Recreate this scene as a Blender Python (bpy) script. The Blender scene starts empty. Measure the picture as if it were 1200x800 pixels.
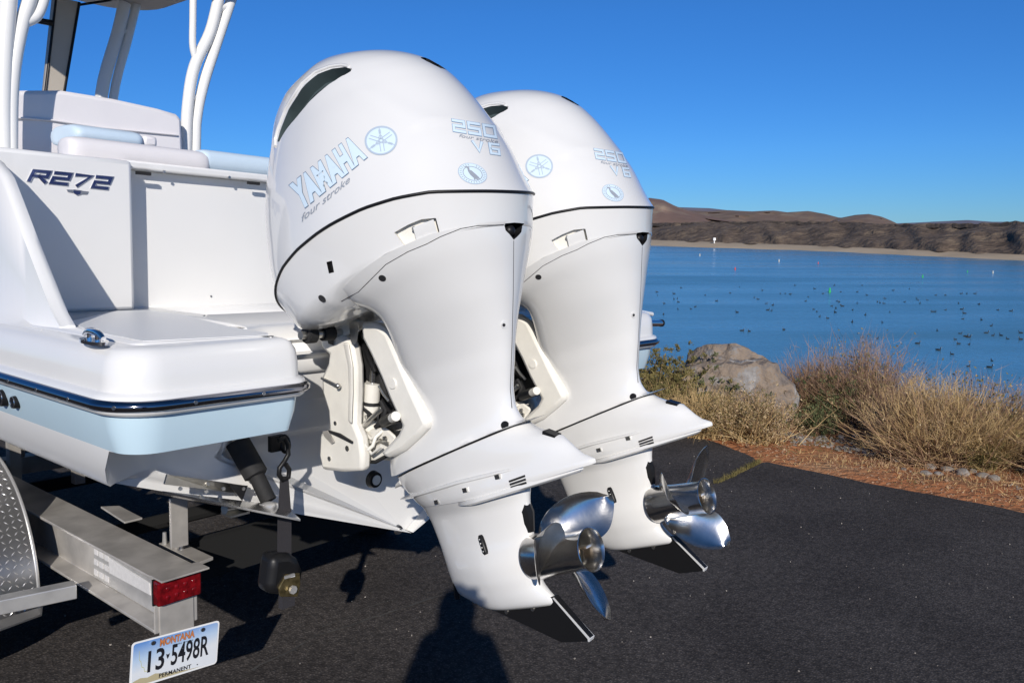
import bpy, bmesh, math, random
import numpy as np
from mathutils import Vector, Matrix, noise
from mathutils.bvhtree import BVHTree
random.seed(7); np.random.seed(7)
S = bpy.context.scene
COL = S.collection
R = math.radians

# ------------------------------------------------------------------ camera
# "Lot frame": X towards the starboard side of the boat, Y towards its bow, Z square to the sloping car park,
# with the photographer's eye at its origin.  TO_WORLD turns it into the level world (car park falls 2.3 deg to the lake).
F, CX, CY = 960.0, 600.0, 400.0            # focal length and centre of the 1200 px wide photograph
def _unit(v): return v / np.linalg.norm(v)
_bow = _unit(np.array([-1170., -130., 960.]))
_stb = np.array([795., -81., 960.]); _stb = _unit(_stb - _stb @ _bow * _bow)
_up = np.cross(_stb, _bow)
RL = np.stack([_stb, _bow, _up])           # image axes -> lot frame
PITCH = math.atan(132 / 960)
C_W = np.array([[1, 0, 0], [0, -math.sin(PITCH), math.cos(PITCH)], [0, -math.cos(PITCH), -math.sin(PITCH)]])
EYE = 1.70
M_ROT = C_W @ RL.T
TO_WORLD = Matrix.Translation((0, 0, EYE)) @ Matrix([list(r) for r in M_ROT]).to_4x4()
G = -EYE                                   # car park level in the lot frame

cam_d = bpy.data.cameras.new('camera'); cam = bpy.data.objects.new('camera', cam_d); COL.objects.link(cam)
cam_d.sensor_width = 36; cam_d.lens = 36 * F / 1200; cam_d.clip_start = 0.05; cam_d.clip_end = 9000
cam.location = (0, 0, EYE); cam.rotation_euler = (math.pi / 2 - PITCH, 0, 0)
S.camera = cam

# ------------------------------------------------------------------ light
S.view_settings.view_transform = 'Standard'; S.view_settings.look = 'None'
S.view_settings.exposure = 0.12; S.view_settings.gamma = 1
to_sun = Vector(list(M_ROT @ _unit(np.array([-1.72, -1.60, 1.0]))))
el = math.asin(to_sun.z); az = math.atan2(to_sun.x, to_sun.y)
W = bpy.data.worlds.new('World'); S.world = W; W.use_nodes = True
nt = W.node_tree; nt.nodes.clear()
sky = nt.nodes.new('ShaderNodeTexSky'); sky.sky_type = 'NISHITA'; sky.sun_disc = False
sky.sun_elevation = el; sky.sun_rotation = az % (2 * math.pi); sky.air_density = 1.0; sky.dust_density = 0.0; sky.ozone_density = 6; sky.altitude = 2500
bgd = nt.nodes.new('ShaderNodeBackground'); bgd.inputs[1].default_value = 0.085
hsv = nt.nodes.new('ShaderNodeHueSaturation'); hsv.inputs['Saturation'].default_value = 1.12; hsv.inputs['Value'].default_value = 1.05
wo = nt.nodes.new('ShaderNodeOutputWorld')
stc = nt.nodes.new('ShaderNodeTexCoord'); ssx = nt.nodes.new('ShaderNodeSeparateXYZ'); srp = nt.nodes.new('ShaderNodeValToRGB'); smx = nt.nodes.new('ShaderNodeMixRGB'); smx.blend_type = 'MULTIPLY'; smx.inputs[0].default_value = 1
while len(srp.color_ramp.elements) < 4: srp.color_ramp.elements.new(.5)
for e, (p, c) in zip(srp.color_ramp.elements, ((.0, (.36, .58, .78)), (.09, (.50, .76, .98)), (.24, (.62, .90, 1.12)), (.6, (.95, .98, .95)))): e.position = p; e.color = (*c, 1)
nt.links.new(stc.outputs['Generated'], ssx.inputs[0]); nt.links.new(ssx.outputs[2], srp.inputs[0])
nt.links.new(sky.outputs[0], hsv.inputs['Color']); nt.links.new(hsv.outputs[0], smx.inputs[1]); nt.links.new(srp.outputs[0], smx.inputs[2]); nt.links.new(smx.outputs[0], bgd.inputs[0]); nt.links.new(bgd.outputs[0], wo.inputs[0])
sun_d = bpy.data.lights.new('sun', 'SUN'); sun_d.energy = 3.9; sun_d.angle = R(0.53); sun_d.color = (1.0, 0.94, 0.86)
sun = bpy.data.objects.new('sun', sun_d); COL.objects.link(sun)
sun.rotation_euler = to_sun.to_track_quat('Z', 'Y').to_euler()

# ------------------------------------------------------------------ materials
def mat(name, col, rough=.5, metal=0., coat=0., bump=None, vary=0., vscale=5., trans=0., alpha=1., col2=None, ior=1.45, spec=.5, detail=4.):
    m = bpy.data.materials.new(name); m.use_nodes = True
    t = m.node_tree; b = t.nodes['Principled BSDF']
    b.inputs['Base Color'].default_value = (*col, 1); b.inputs['Roughness'].default_value = rough
    b.inputs['Metallic'].default_value = metal; b.inputs['Coat Weight'].default_value = coat; b.inputs['Coat Roughness'].default_value = .06
    b.inputs['Transmission Weight'].default_value = trans; b.inputs['Alpha'].default_value = alpha; b.inputs['IOR'].default_value = ior
    b.inputs['Specular IOR Level'].default_value = spec
    tc = t.nodes.new('ShaderNodeTexCoord')
    if vary or col2:
        n = t.nodes.new('ShaderNodeTexNoise'); n.inputs['Scale'].default_value = vscale; n.inputs['Detail'].default_value = detail
        t.links.new(tc.outputs['Object'], n.inputs['Vector'])
        r = t.nodes.new('ShaderNodeValToRGB'); r.color_ramp.elements[0].position = .35; r.color_ramp.elements[1].position = .65
        c0 = col2 if col2 else tuple(c * (1 - vary) for c in col)
        r.color_ramp.elements[0].color = (*c0, 1); r.color_ramp.elements[1].color = (*col, 1)
        t.links.new(n.outputs[0], r.inputs[0]); t.links.new(r.outputs[0], b.inputs['Base Color'])
    if bump:
        n = t.nodes.new('ShaderNodeTexNoise'); n.inputs['Scale'].default_value = bump[0]; n.inputs['Detail'].default_value = 5
        t.links.new(tc.outputs['Object'], n.inputs['Vector'])
        bu = t.nodes.new('ShaderNodeBump'); bu.inputs['Strength'].default_value = bump[1]; bu.inputs['Distance'].default_value = bump[2]
        t.links.new(n.outputs[0], bu.inputs['Height']); t.links.new(bu.outputs[0], b.inputs['Normal'])
    return m

GEL = mat('white gelcoat', (.79, .785, .77), .3, coat=.6, bump=(2.5, .12, .01), vary=.025, vscale=3)
PAINT = mat('white engine paint', (.74, .735, .72), .3, coat=1.0, vary=.015, vscale=6, bump=(5, .05, .005))
CREAM = mat('cream engine castings', (.80, .775, .71), .38, vary=.08, vscale=14, bump=(60, .1, .002))
BAND = mat('pale blue gelcoat', (.56, .73, .83), .2, coat=.5, vary=.02)
BLACK = mat('black plastic', (.010, .010, .011), .4, spec=.3)
RUBBER = mat('black rubber', (.018, .018, .019), .75, vary=.3, vscale=30)
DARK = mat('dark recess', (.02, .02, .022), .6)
TEAL = mat('dark grey inlet liner', (.06, .085, .09), .5)
CHROME = mat('polished stainless', (.72, .72, .73), .07, 1.0, bump=(30, .08, .002))
PROP = mat('polished propeller steel', (.70, .68, .65), .22, 1.0, bump=(25, .16, .004), vary=.22, vscale=16)
STEEL = mat('brushed stainless', (.62, .61, .58), .3, 1.0, bump=(40, .15, .002), vary=.15, vscale=25)
ALU = mat('weathered aluminium', (.56, .53, .49), .42, .35, bump=(18, .15, .004), vary=.3, vscale=9)
ALU2 = mat('bright aluminium', (.70, .69, .67), .34, .6, bump=(22, .12, .003), vary=.2, vscale=12)
VINYL = mat('white vinyl', (.79, .76, .76), .45, bump=(9, .25, .01))
VINYLB = mat('pale blue vinyl', (.58, .70, .80), .45, bump=(9, .25, .01))
POWDER = mat('white powder coat', (.80, .79, .76), .3)
TAUPE = mat('beige hardtop fibreglass', (.50, .45, .38), .5, vary=.05)
RED = mat('red lens', (.21, .004, .008), .15, coat=.4, bump=(70, .5, .004), vary=.6, vscale=45)
CARPET = mat('black bunk carpet', (.010, .010, .010), .95, bump=(200, .5, .002))
WEB = mat('black webbing', (.03, .028, .032), .8, bump=(150, .4, .002))
BRASS = mat('yellow zinc plating', (.36, .28, .13), .4, .9, vary=.5, vscale=60)
DBLUE = mat('pale blue decal', (.63, .76, .86), .35)
DNAVY = mat('dark blue decal edge', (.10, .16, .26), .4)
DGREY = mat('grey decal', (.30, .33, .38), .4)
WHITE = mat('white print', (.85, .85, .84), .35)
GLASS = mat('clear glazing', (.80, .88, .96), .03, trans=1.0, ior=1.0, spec=.25)
GLASS.node_tree.nodes['Principled BSDF'].inputs['Alpha'].default_value = .35
REFL = mat('silver reflective tape', (.82, .80, .78), .3, .2, vary=.1, vscale=60)

def asphalt():
    m = bpy.data.materials.new('asphalt'); m.use_nodes = True; t = m.node_tree; b = t.nodes['Principled BSDF']
    tc = t.nodes.new('ShaderNodeTexCoord')
    n1 = t.nodes.new('ShaderNodeTexNoise'); n1.inputs['Scale'].default_value = 1.1; n1.inputs['Detail'].default_value = 6
    n2 = t.nodes.new('ShaderNodeTexVoronoi'); n2.inputs['Scale'].default_value = 85
    n3 = t.nodes.new('ShaderNodeTexNoise'); n3.inputs['Scale'].default_value = 42; n3.inputs['Detail'].default_value = 6
    for n in (n1, n2, n3): t.links.new(tc.outputs['Object'], n.inputs['Vector'])
    r1 = t.nodes.new('ShaderNodeValToRGB'); r1.color_ramp.elements[0].position = .3; r1.color_ramp.elements[1].position = .72
    r1.color_ramp.elements[0].color = (.060, .054, .052, 1); r1.color_ramp.elements[1].color = (.096, .087, .083, 1)
    r2 = t.nodes.new('ShaderNodeValToRGB'); r2.color_ramp.elements[0].position = .0; r2.color_ramp.elements[1].position = .45
    r2.color_ramp.elements[0].color = (1.9, 1.85, 1.8, 1); r2.color_ramp.elements[1].color = (.7, .7, .7, 1)
    r3 = t.nodes.new('ShaderNodeValToRGB'); r3.color_ramp.elements[0].position = .35; r3.color_ramp.elements[1].position = .75
    r3.color_ramp.elements[0].color = (.72, .72, .72, 1); r3.color_ramp.elements[1].color = (1.5, 1.48, 1.45, 1)
    t.links.new(n1.outputs[0], r1.inputs[0]); t.links.new(n2.outputs['Distance'], r2.inputs[0]); t.links.new(n3.outputs[0], r3.inputs[0])
    x = t.nodes.new('ShaderNodeMixRGB'); x.blend_type = 'MULTIPLY'; x.inputs[0].default_value = 1
    y = t.nodes.new('ShaderNodeMixRGB'); y.blend_type = 'MULTIPLY'; y.inputs[0].default_value = 1
    t.links.new(r1.outputs[0], x.inputs[1]); t.links.new(r2.outputs[0], x.inputs[2])
    t.links.new(x.outputs[0], y.inputs[1]); t.links.new(r3.outputs[0], y.inputs[2]); t.links.new(y.outputs[0], b.inputs['Base Color'])
    ad = t.nodes.new('ShaderNodeMath'); ad.operation = 'SUBTRACT'; t.links.new(n3.outputs[0], ad.inputs[0]); t.links.new(n2.outputs['Distance'], ad.inputs[1])
    bu = t.nodes.new('ShaderNodeBump'); bu.inputs['Strength'].default_value = .45; bu.inputs['Distance'].default_value = .005
    t.links.new(ad.outputs[0], bu.inputs['Height']); t.links.new(bu.outputs[0], b.inputs['Normal'])
    b.inputs['Roughness'].default_value = .9; b.inputs['Specular IOR Level'].default_value = .12
    return m
def ramp_mat(name, stops, scale=1., rough=.9, bump=None, coord='Object', detail=8, stretch=None):
    m = bpy.data.materials.new(name); m.use_nodes = True; t = m.node_tree; b = t.nodes['Principled BSDF']
    tc = t.nodes.new('ShaderNodeTexCoord'); mp = t.nodes.new('ShaderNodeMapping')
    if stretch: mp.inputs['Scale'].default_value = stretch
    t.links.new(tc.outputs[coord], mp.inputs[0])
    n = t.nodes.new('ShaderNodeTexNoise'); n.inputs['Scale'].default_value = scale; n.inputs['Detail'].default_value = detail; n.inputs['Roughness'].default_value = .65
    t.links.new(mp.outputs[0], n.inputs['Vector'])
    r = t.nodes.new('ShaderNodeValToRGB')
    while len(r.color_ramp.elements) < len(stops): r.color_ramp.elements.new(.5)
    for e, (p, c) in zip(r.color_ramp.elements, stops): e.position = p; e.color = (*c, 1)
    t.links.new(n.outputs[0], r.inputs[0]); t.links.new(r.outputs[0], b.inputs['Base Color'])
    b.inputs['Roughness'].default_value = rough; b.inputs['Specular IOR Level'].default_value = .2
    if bump:
        n2 = t.nodes.new('ShaderNodeTexNoise'); n2.inputs['Scale'].default_value = bump[0]; n2.inputs['Detail'].default_value = 8
        t.links.new(mp.outputs[0], n2.inputs['Vector'])
        bu = t.nodes.new('ShaderNodeBump'); bu.inputs['Strength'].default_value = bump[1]; bu.inputs['Distance'].default_value = bump[2]
        t.links.new(n2.outputs[0], bu.inputs['Height']); t.links.new(bu.outputs[0], b.inputs['Normal'])
    return m
ASPH = asphalt()
SOIL = ramp_mat('red soil with dry litter', [(.3, (.26, .16, .085)), (.48, (.42, .165, .07)), (.62, (.47, .22, .10)), (.75, (.36, .26, .15))], 1.6, bump=(14, .9, .05))
ROCK = ramp_mat('brown boulder stone', [(.30, (.075, .062, .055)), (.42, (.18, .155, .14)), (.52, (.26, .20, .15)), (.60, (.24, .23, .225)), (.74, (.42, .39, .36))], 4.2, bump=(9, 1.0, .06))
STONE = ramp_mat('pale grey stone', [(.3, (.16, .14, .12)), (.7, (.42, .38, .34))], 5, bump=(12, .6, .02))
SAND = ramp_mat('pale shore sand', [(.3, (.40, .31, .21)), (.7, (.56, .45, .32))], .05)
MESA = ramp_mat('dark rocky hillside', [(.30, (.06, .046, .036)), (.5, (.135, .10, .075)), (.7, (.23, .175, .12))], .22, bump=(.5, 1, 1.2), stretch=(1, 1, 1.6))
RIM = ramp_mat('dark basalt rim', [(.3, (.035, .028, .023)), (.7, (.11, .085, .065))], .25)
HILL = ramp_mat('red brown hill', [(.35, (.15, .115, .085)), (.5, (.19, .13, .10)), (.68, (.25, .205, .15))], .012)
CONE = ramp_mat('reddish cinder hill', [(.35, (.16, .11, .088)), (.5, (.20, .13, .105)), (.68, (.24, .19, .145))], .012)
RIDGE = ramp_mat('haze tinted far ridge', [(.35, (.15, .15, .19)), (.65, (.20, .18, .21))], .004)  # distance haze put into the ridge colour as a bluish tint
TWIG = ramp_mat('dry brown twigs', [(.3, (.17, .10, .06)), (.5, (.33, .205, .125)), (.7, (.45, .31, .20))], 3)
PINK = ramp_mat('pinkish dry twig tips', [(.3, (.22, .13, .09)), (.7, (.40, .27, .19))], 3)
STRAW = ramp_mat('straw coloured grass', [(.3, (.36, .235, .10)), (.5, (.50, .355, .17)), (.7, (.62, .47, .26))], 3)
OLIVE = ramp_mat('olive green leaves', [(.3, (.085, .080, .028)), (.5, (.16, .135, .05)), (.7, (.27, .21, .09))], 4)
GREEN = ramp_mat('grey green leaves', [(.3, (.055, .07, .028)), (.7, (.15, .16, .075))], 4)
SEED = ramp_mat('dry seed heads', [(.3, (.30, .20, .10)), (.7, (.52, .40, .24))], 6)
def water():
    m = bpy.data.materials.new('lake water'); m.use_nodes = True; t = m.node_tree; b = t.nodes['Principled BSDF']
    b.inputs['Base Color'].default_value = (.075, .21, .30, 1); b.inputs['Roughness'].default_value = .2; b.inputs['IOR'].default_value = 1.33
    tc = t.nodes.new('ShaderNodeTexCoord'); mp = t.nodes.new('ShaderNodeMapping'); mp.inputs['Rotation'].default_value = (0, 0, .5); mp.inputs['Scale'].default_value = (.7, 1.5, 1)
    t.links.new(tc.outputs['Object'], mp.inputs[0])
    n = t.nodes.new('ShaderNodeTexNoise'); n.inputs['Scale'].default_value = 1.6; n.inputs['Detail'].default_value = 5
    t.links.new(mp.outputs[0], n.inputs['Vector'])
    mp2 = t.nodes.new('ShaderNodeMapping'); mp2.inputs['Scale'].default_value = (.02, .10, 1); t.links.new(tc.outputs['Object'], mp2.inputs[0])
    n2 = t.nodes.new('ShaderNodeTexNoise'); n2.inputs['Scale'].default_value = 1.0; n2.inputs['Detail'].default_value = 6; t.links.new(mp2.outputs[0], n2.inputs['Vector'])
    rr_ = t.nodes.new('ShaderNodeMapRange'); rr_.inputs[1].default_value = .35; rr_.inputs[2].default_value = .65; rr_.inputs[3].default_value = .10; rr_.inputs[4].default_value = .30; t.links.new(n2.outputs[0], rr_.inputs[0]); t.links.new(rr_.outputs[0], b.inputs['Roughness'])
    bu = t.nodes.new('ShaderNodeBump'); bu.inputs['Strength'].default_value = .35; bu.inputs['Distance'].default_value = .12
    t.links.new(n.outputs[0], bu.inputs['Height']); t.links.new(bu.outputs[0], b.inputs['Normal'])
    return m
WATER = water()

# ------------------------------------------------------------------ helpers
def at_x(px, py, x): r = RL @ np.array([px - CX, py - CY, F]); return r * (x / r[0])
def at_y(px, py, y): r = RL @ np.array([px - CX, py - CY, F]); return r * (y / r[1])
def at_z(px, py, z): r = RL @ np.array([px - CX, py - CY, F]); return r * (z / r[2])

class MB:
    """vertex and face collector for one mesh object"""
    def __init__(s): s.v = []; s.f = []; s.m = []
    def add(s, vs, fs, mi=0):
        o = len(s.v); s.v += [tuple(map(float, p)) for p in vs]; s.f += [tuple(i + o for i in f) for f in fs]; s.m += [mi] * len(fs); return s
    def box(s, c, d, rot=None, mi=0):
        vs = [Vector((x * d[0] / 2, y * d[1] / 2, z * d[2] / 2)) for x in (-1, 1) for y in (-1, 1) for z in (-1, 1)]
        if rot is not None: vs = [rot @ v for v in vs]
        vs = [v + Vector(c) for v in vs]
        return s.add(vs, [(0, 1, 3, 2), (4, 6, 7, 5), (0, 4, 5, 1), (2, 3, 7, 6), (0, 2, 6, 4), (1, 5, 7, 3)], mi)
    def loft(s, rings, cap0=True, cap1=True, closed=True, mi=0):
        n = len(rings[0]); vs = [p for r in rings for p in r]; fs = []
        for i in range(len(rings) - 1):
            for j in range(n if closed else n - 1):
                k = (j + 1) % n; fs.append((i * n + j, i * n + k, (i + 1) * n + k, (i + 1) * n + j))
        if cap0: fs.append(tuple(reversed(range(n))))
        if cap1: fs.append(tuple((len(rings) - 1) * n + j for j in range(n)))
        return s.add(vs, fs, mi)
    def tube(s, pts, r, n=10, mi=0, cap=True, flat=None):
        pts = [Vector(p) for p in pts]; rr = r if isinstance(r, (list, tuple)) else [r] * len(pts); rings = []
        up = None
        for i, p in enumerate(pts):
            t = (pts[min(i + 1, len(pts) - 1)] - pts[max(i - 1, 0)]).normalized()
            if up is None: a = Vector((0, 0, 1)) if abs(t.z) < .9 else Vector((1, 0, 0)); up = t.cross(a).normalized()
            up = (up - up.dot(t) * t).normalized(); b = t.cross(up)
            fl = flat if flat else 1
            rings.append([p + (up * math.cos(2 * math.pi * k / n) + b * math.sin(2 * math.pi * k / n) * fl) * rr[i] for k in range(n)])
        return s.loft(rings, cap, cap, mi=mi)
    def ringtube(s, pts, r, n=6, mi=0):
        """closed loop tube"""
        pts = [Vector(p) for p in pts]; N = len(pts); vs = []; fs = []
        c = sum(pts, Vector()) / N
        for i, p in enumerate(pts):
            t = (pts[(i + 1) % N] - pts[i - 1]).normalized(); o = (p - c); o = (o - o.dot(t) * t).normalized(); b = t.cross(o)
            vs += [p + (o * math.cos(2 * math.pi * k / n) + b * math.sin(2 * math.pi * k / n)) * r for k in range(n)]
        for i in range(N):
            for k in range(n):
                fs.append((i * n + k, i * n + (k + 1) % n, ((i + 1) % N) * n + (k + 1) % n, ((i + 1) % N) * n + k))
        return s.add(vs, fs, mi)
    def prism(s, poly, vec, mi=0):
        """polygon of 3d points pushed along a vector"""
        n = len(poly); a = [Vector(p) for p in poly]; b = [p + Vector(vec) for p in a]
        fs = [tuple(range(n)), tuple(reversed(range(n, 2 * n)))] + [(i, i + n, (i + 1) % n + n, (i + 1) % n) for i in range(n)]
        return s.add(a + b, [tuple(reversed(f)) for f in fs], mi)
    def disc(s, c, axis, r, h, n=20, mi=0, r2=None):
        a = Vector(axis).normalized(); c = Vector(c)
        return s.tube([c, c + a * h], [r, r if r2 is None else r2], n, mi)
    def ball(s, c, r, n=10, mi=0, sc=(1, 1, 1)):
        rings = []
        for i in range(n + 1):
            ph = math.pi * i / n; rings.append([(c[0] + sc[0] * r * math.sin(ph) * math.cos(2 * math.pi * k / (2 * n)), c[1] + sc[1] * r * math.sin(ph) * math.sin(2 * math.pi * k / (2 * n)), c[2] - sc[2] * r * math.cos(ph)) for k in range(2 * n)])
        return s.loft(rings, False, False, mi=mi)
    def mesh(s, name, mats, org=(0, 0, 0), smooth=35, fix=True):
        me = bpy.data.meshes.new(name); o = Vector(org)
        me.from_pydata([Vector(p) - o for p in s.v], [], s.f)
        for m in (mats if isinstance(mats, (list, tuple)) else [mats]): me.materials.append(m)
        me.polygons.foreach_set('material_index', s.m)
        if fix:
            bm = bmesh.new(); bm.from_mesh(me); bmesh.ops.remove_doubles(bm, verts=bm.verts, dist=1e-5)
            bmesh.ops.recalc_face_normals(bm, faces=bm.faces); bm.to_mesh(me); bm.free()
        if smooth:
            me.shade_smooth(); me.set_sharp_from_angle(angle=R(smooth))
        me.update(); return me

ORG = {}
def tag(o, label=None, cat=None, group=None, kind=None):
    if label: o['label'] = label
    if cat: o['category'] = cat
    if group: o['group'] = group
    if kind: o['kind'] = kind
    return o
def thing(name, label, cat, loc=(0, 0, 0), group=None, rot=None, lot=True):
    o = bpy.data.objects.new(name, None); COL.objects.link(o); o.empty_display_size = .1
    m = Matrix.Translation(loc) @ (rot.to_4x4() if rot is not None else Matrix())
    o.matrix_world = (TO_WORLD @ m) if lot else m
    ORG[o.name] = Vector((0, 0, 0)) if rot is not None else Vector(loc)
    return tag(o, label, cat, group)
def part(name, mb, mats, parent, smooth=35, bevel=0, root=None, label=None, kind=None, fix=True, solid=0):
    """one part mesh; root = the thing whose origin the coordinates are relative to"""
    r = parent
    while r.parent: r = r.parent
    org = ORG[r.name]
    me = mb.mesh(name, mats, org, smooth, fix)
    o = bpy.data.objects.new(name, me); COL.objects.link(o); o.parent = parent
    if bevel:
        b = o.modifiers.new('bevel', 'BEVEL'); b.width = bevel; b.segments = 2; b.limit_method = 'ANGLE'; b.angle_limit = R(40); b.harden_normals = False
    if solid:
        b = o.modifiers.new('solid', 'SOLIDIFY'); b.thickness = solid; b.offset = 0
    return tag(o, label, kind=kind)
def single(name, mb, mats, label, cat, loc=(0, 0, 0), group=None, smooth=35, lot=True, kind=None, fix=True, bevel=0):
    me = mb.mesh(name, mats, loc, smooth, fix); o = bpy.data.objects.new(name, me); COL.objects.link(o)
    m = Matrix.Translation(loc); o.matrix_world = (TO_WORLD @ m) if lot else m
    if bevel:
        b = o.modifiers.new('bevel', 'BEVEL'); b.width = bevel; b.segments = 2; b.limit_method = 'ANGLE'; b.angle_limit = R(40)
    return tag(o, label, cat, group, kind)
def copy_tree(o, parent=None):
    c = o.copy(); COL.objects.link(c); c.parent = parent
    for ch in list(o.children): copy_tree(ch, c)
    return c
def bake(o):
    dg = bpy.context.evaluated_depsgraph_get(); dg.update()
    me = bpy.data.meshes.new_from_object(o.evaluated_get(dg)); o.modifiers.clear(); old = o.data; o.data = me; me.name = old.name

# --- flat lettering: strokes and the built-in font, as 2d meshes (verts, faces)
def strokes(polys, th):
    vs, fs = [], []
    for pl, closed in polys:
        P = [Vector(p) for p in pl]; n = len(P); L, Rr = [], []
        for i in range(n):
            a = P[i - 1] if (i > 0 or closed) else None; b = P[(i + 1) % n] if (i < n - 1 or closed) else None
            d0 = (P[i] - a).normalized() if a is not None else None; d1 = (b - P[i]).normalized() if b is not None else None
            p = P[i].copy()
            if d0 is None: p = p - d1 * th / 2; d0 = d1
            if d1 is None: p = p + d0 * th / 2; d1 = d0
            n0 = Vector((-d0.y, d0.x)); n1 = Vector((-d1.y, d1.x)); mm = (n0 + n1)
            mm = mm / max(mm.length_squared / 2, .5)
            L.append(p + mm * th / 2); Rr.append(p - mm * th / 2)
        o = len(vs); vs += L + Rr
        for i in range(n if closed else n - 1):
            j = (i + 1) % n; fs.append((o + n + i, o + n + j, o + j, o + i))
    return vs, fs
GL = {'2': [([(0, 1), (1, 1), (1, .5), (0, .5), (0, 0), (1, 0)], 0)], '5': [([(1, 1), (0, 1), (0, .5), (1, .5), (1, 0), (0, 0)], 0)],
      '0': [([(0, 0), (1, 0), (1, 1), (0, 1)], 1)], '7': [([(0, 1), (1, 1), (.35, 0)], 0)], '6': [([(1, 1), (0, 1), (0, 0), (1, 0), (1, .5), (.1, .5)], 0)],
      'V': [([(0, 1), (.5, .05), (1, 1)], 0)], 'R': [([(0, 0), (0, 1), (1, 1), (1, .5), (.1, .5)], 0), ([(.5, .5), (1, 0)], 0)]}
def stroke_text(txt, w, h, gap, th, shear=0.):
    vs, fs = [], []; x = 0
    for ch in txt:
        if ch == ' ': x += gap * 2; continue
        pl = [([(x + px * w + py * h * shear, py * h) for px, py in p], c) for p, c in GL[ch]]
        a, b = strokes(pl, th); o = len(vs); vs += a; fs += [tuple(i + o for i in f) for f in b]; x += w + gap
    return vs, fs, x - gap
def font_text(txt, offset=0., shear=0., spacing=1.):
    cu = bpy.data.curves.new('t', 'FONT'); cu.body = txt; cu.offset = offset; cu.shear = shear; cu.space_character = spacing; cu.size = 1; cu.resolution_u = 3
    o = bpy.data.objects.new('t', cu); COL.objects.link(o)
    dg = bpy.context.evaluated_depsgraph_get(); dg.update()
    me = bpy.data.meshes.new_from_object(o.evaluated_get(dg))
    vs = [Vector((v.co.x, v.co.y)) for v in me.vertices]; fs = [tuple(p.vertices) for p in me.polygons]
    bpy.data.objects.remove(o); bpy.data.curves.remove(cu); bpy.data.meshes.remove(me)
    return vs, fs
def bounds(vs): return min(v[0] for v in vs), max(v[0] for v in vs), min(v[1] for v in vs), max(v[1] for v in vs)
def normed(vs, b=None):
    x0, x1, y0, y1 = b or bounds(vs); return [Vector(((v[0] - x0) / (x1 - x0), (v[1] - y0) / (y1 - y0))) for v in vs]
def circle2(c, r, n=40, a0=0, a1=360, sx=1, sy=1): return [Vector((c[0] + sx * r * math.cos(R(a0 + (a1 - a0) * i / n)), c[1] + sy * r * math.sin(R(a0 + (a1 - a0) * i / n)))) for i in range(n + (0 if a1 - a0 == 360 else 1))]
def densify(vs, fs, maxlen):
    bm = bmesh.new(); bv = [bm.verts.new((v[0], v[1], 0)) for v in vs]
    for f in fs:
        try: bm.faces.new([bv[i] for i in f])
        except ValueError: pass
    bmesh.ops.triangulate(bm, faces=bm.faces)
    for _ in range(4):
        e = [e for e in bm.edges if e.calc_length() > maxlen]
        if not e: break
        bmesh.ops.subdivide_edges(bm, edges=e, cuts=1); bmesh.ops.triangulate(bm, faces=bm.faces)
    bm.verts.index_update(); out = [v.co.copy() for v in bm.verts], [tuple(v.index for v in f.verts) for f in bm.faces]; bm.free(); return out

# ------------------------------------------------------------------ terrain, water
def hit_lot(px, py): return at_z(px, py, G)
EDGE = [(7.6, -60), (7.0, -20), (6.72, -6), (6.62, -1), (6.58, .3), (6.64, 1.0), (6.62, 1.9), (6.72, 2.7), (7.12, 3.4), (6.95, 4.2), (7.0, 8), (7.3, 30), (7.6, 80)]
def edge_x(y): return float(np.interp(y, [e[1] for e in EDGE], [e[0] for e in EDGE])) + .035 * noise.noise((y * 1.7, 0, 3)) + .02 * noise.noise((y * 7, 0, 5))
def ground_z(x, y):
    d = x - edge_x(y)
    z = G - .012 if d < .02 else G - .012 + .05 * min(d, .3)
    if d > .3: z -= .035 * (min(d, 3.0) - .3)
    if d > 3.0: z -= .42 * (d - 3.0)
    if d > 0: z += .05 * noise.noise((x * 1.1, y * 1.1, 0)) * min(1, d) + .02 * noise.noise((x * 4, y * 4, 2)) * min(1, d * 2)
    return max(z, -12)
WATER_Z = EYE - 7.0
mb = MB()
xs = list(np.concatenate([np.linspace(-90, 4, 20), np.linspace(5, 12, 90), np.linspace(12.5, 40, 30), np.linspace(45, 90, 8)]))
ys = list(np.concatenate([np.linspace(-100, -12, 14), np.linspace(-10, -4, 14), np.linspace(-3.9, 12, 150), np.linspace(13, 90, 30)]))
mb.add([(x, y, ground_z(x, y)) for x in xs for y in ys], [(i * len(ys) + j, (i + 1) * len(ys) + j, (i + 1) * len(ys) + j + 1, i * len(ys) + j + 1) for i in range(len(xs) - 1) for j in range(len(ys) - 1)])
single('ground', mb, SOIL, None, None, kind='structure', smooth=180, fix=False)
# asphalt sheet with a wedge shaped joint running in from its edge
def joint_y(x): return 2.71 - .04 * (6.7 - x) + .03 * noise.noise((x * 2.2, 1, 0)) + .012 * noise.noise((x * 9, 1, 0))
yy = np.linspace(-55, -4, 20).tolist() + np.linspace(-3.9, 2.66, 170).tolist(); y2 = np.linspace(2.80, 9, 130).tolist() + np.linspace(9.5, 75, 25).tolist()
xj = np.linspace(5.55, 6.66, 50).tolist()
poly = [(edge_x(y), y) for y in yy] + [(x, joint_y(x) - .03 * (x - 5.55)) for x in reversed(xj)] + [(x + .001, joint_y(x) + .03 * (x - 5.55) + .001) for x in xj[1:]] + [(edge_x(y), y) for y in y2] + [(-60, 75), (-60, -55)]
mb = MB(); n_ = len(poly); mb.add([(x, y, G) for x, y in poly] + [(x + (.012 if x > 0 else 0), y, G - .03) for x, y in poly], [tuple(range(n_))] + [(i, (i + 1) % n_, (i + 1) % n_ + n_, i + n_) for i in range(n_)])
single('car_park', mb, ASPH, None, None, kind='structure', smooth=0)
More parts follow.
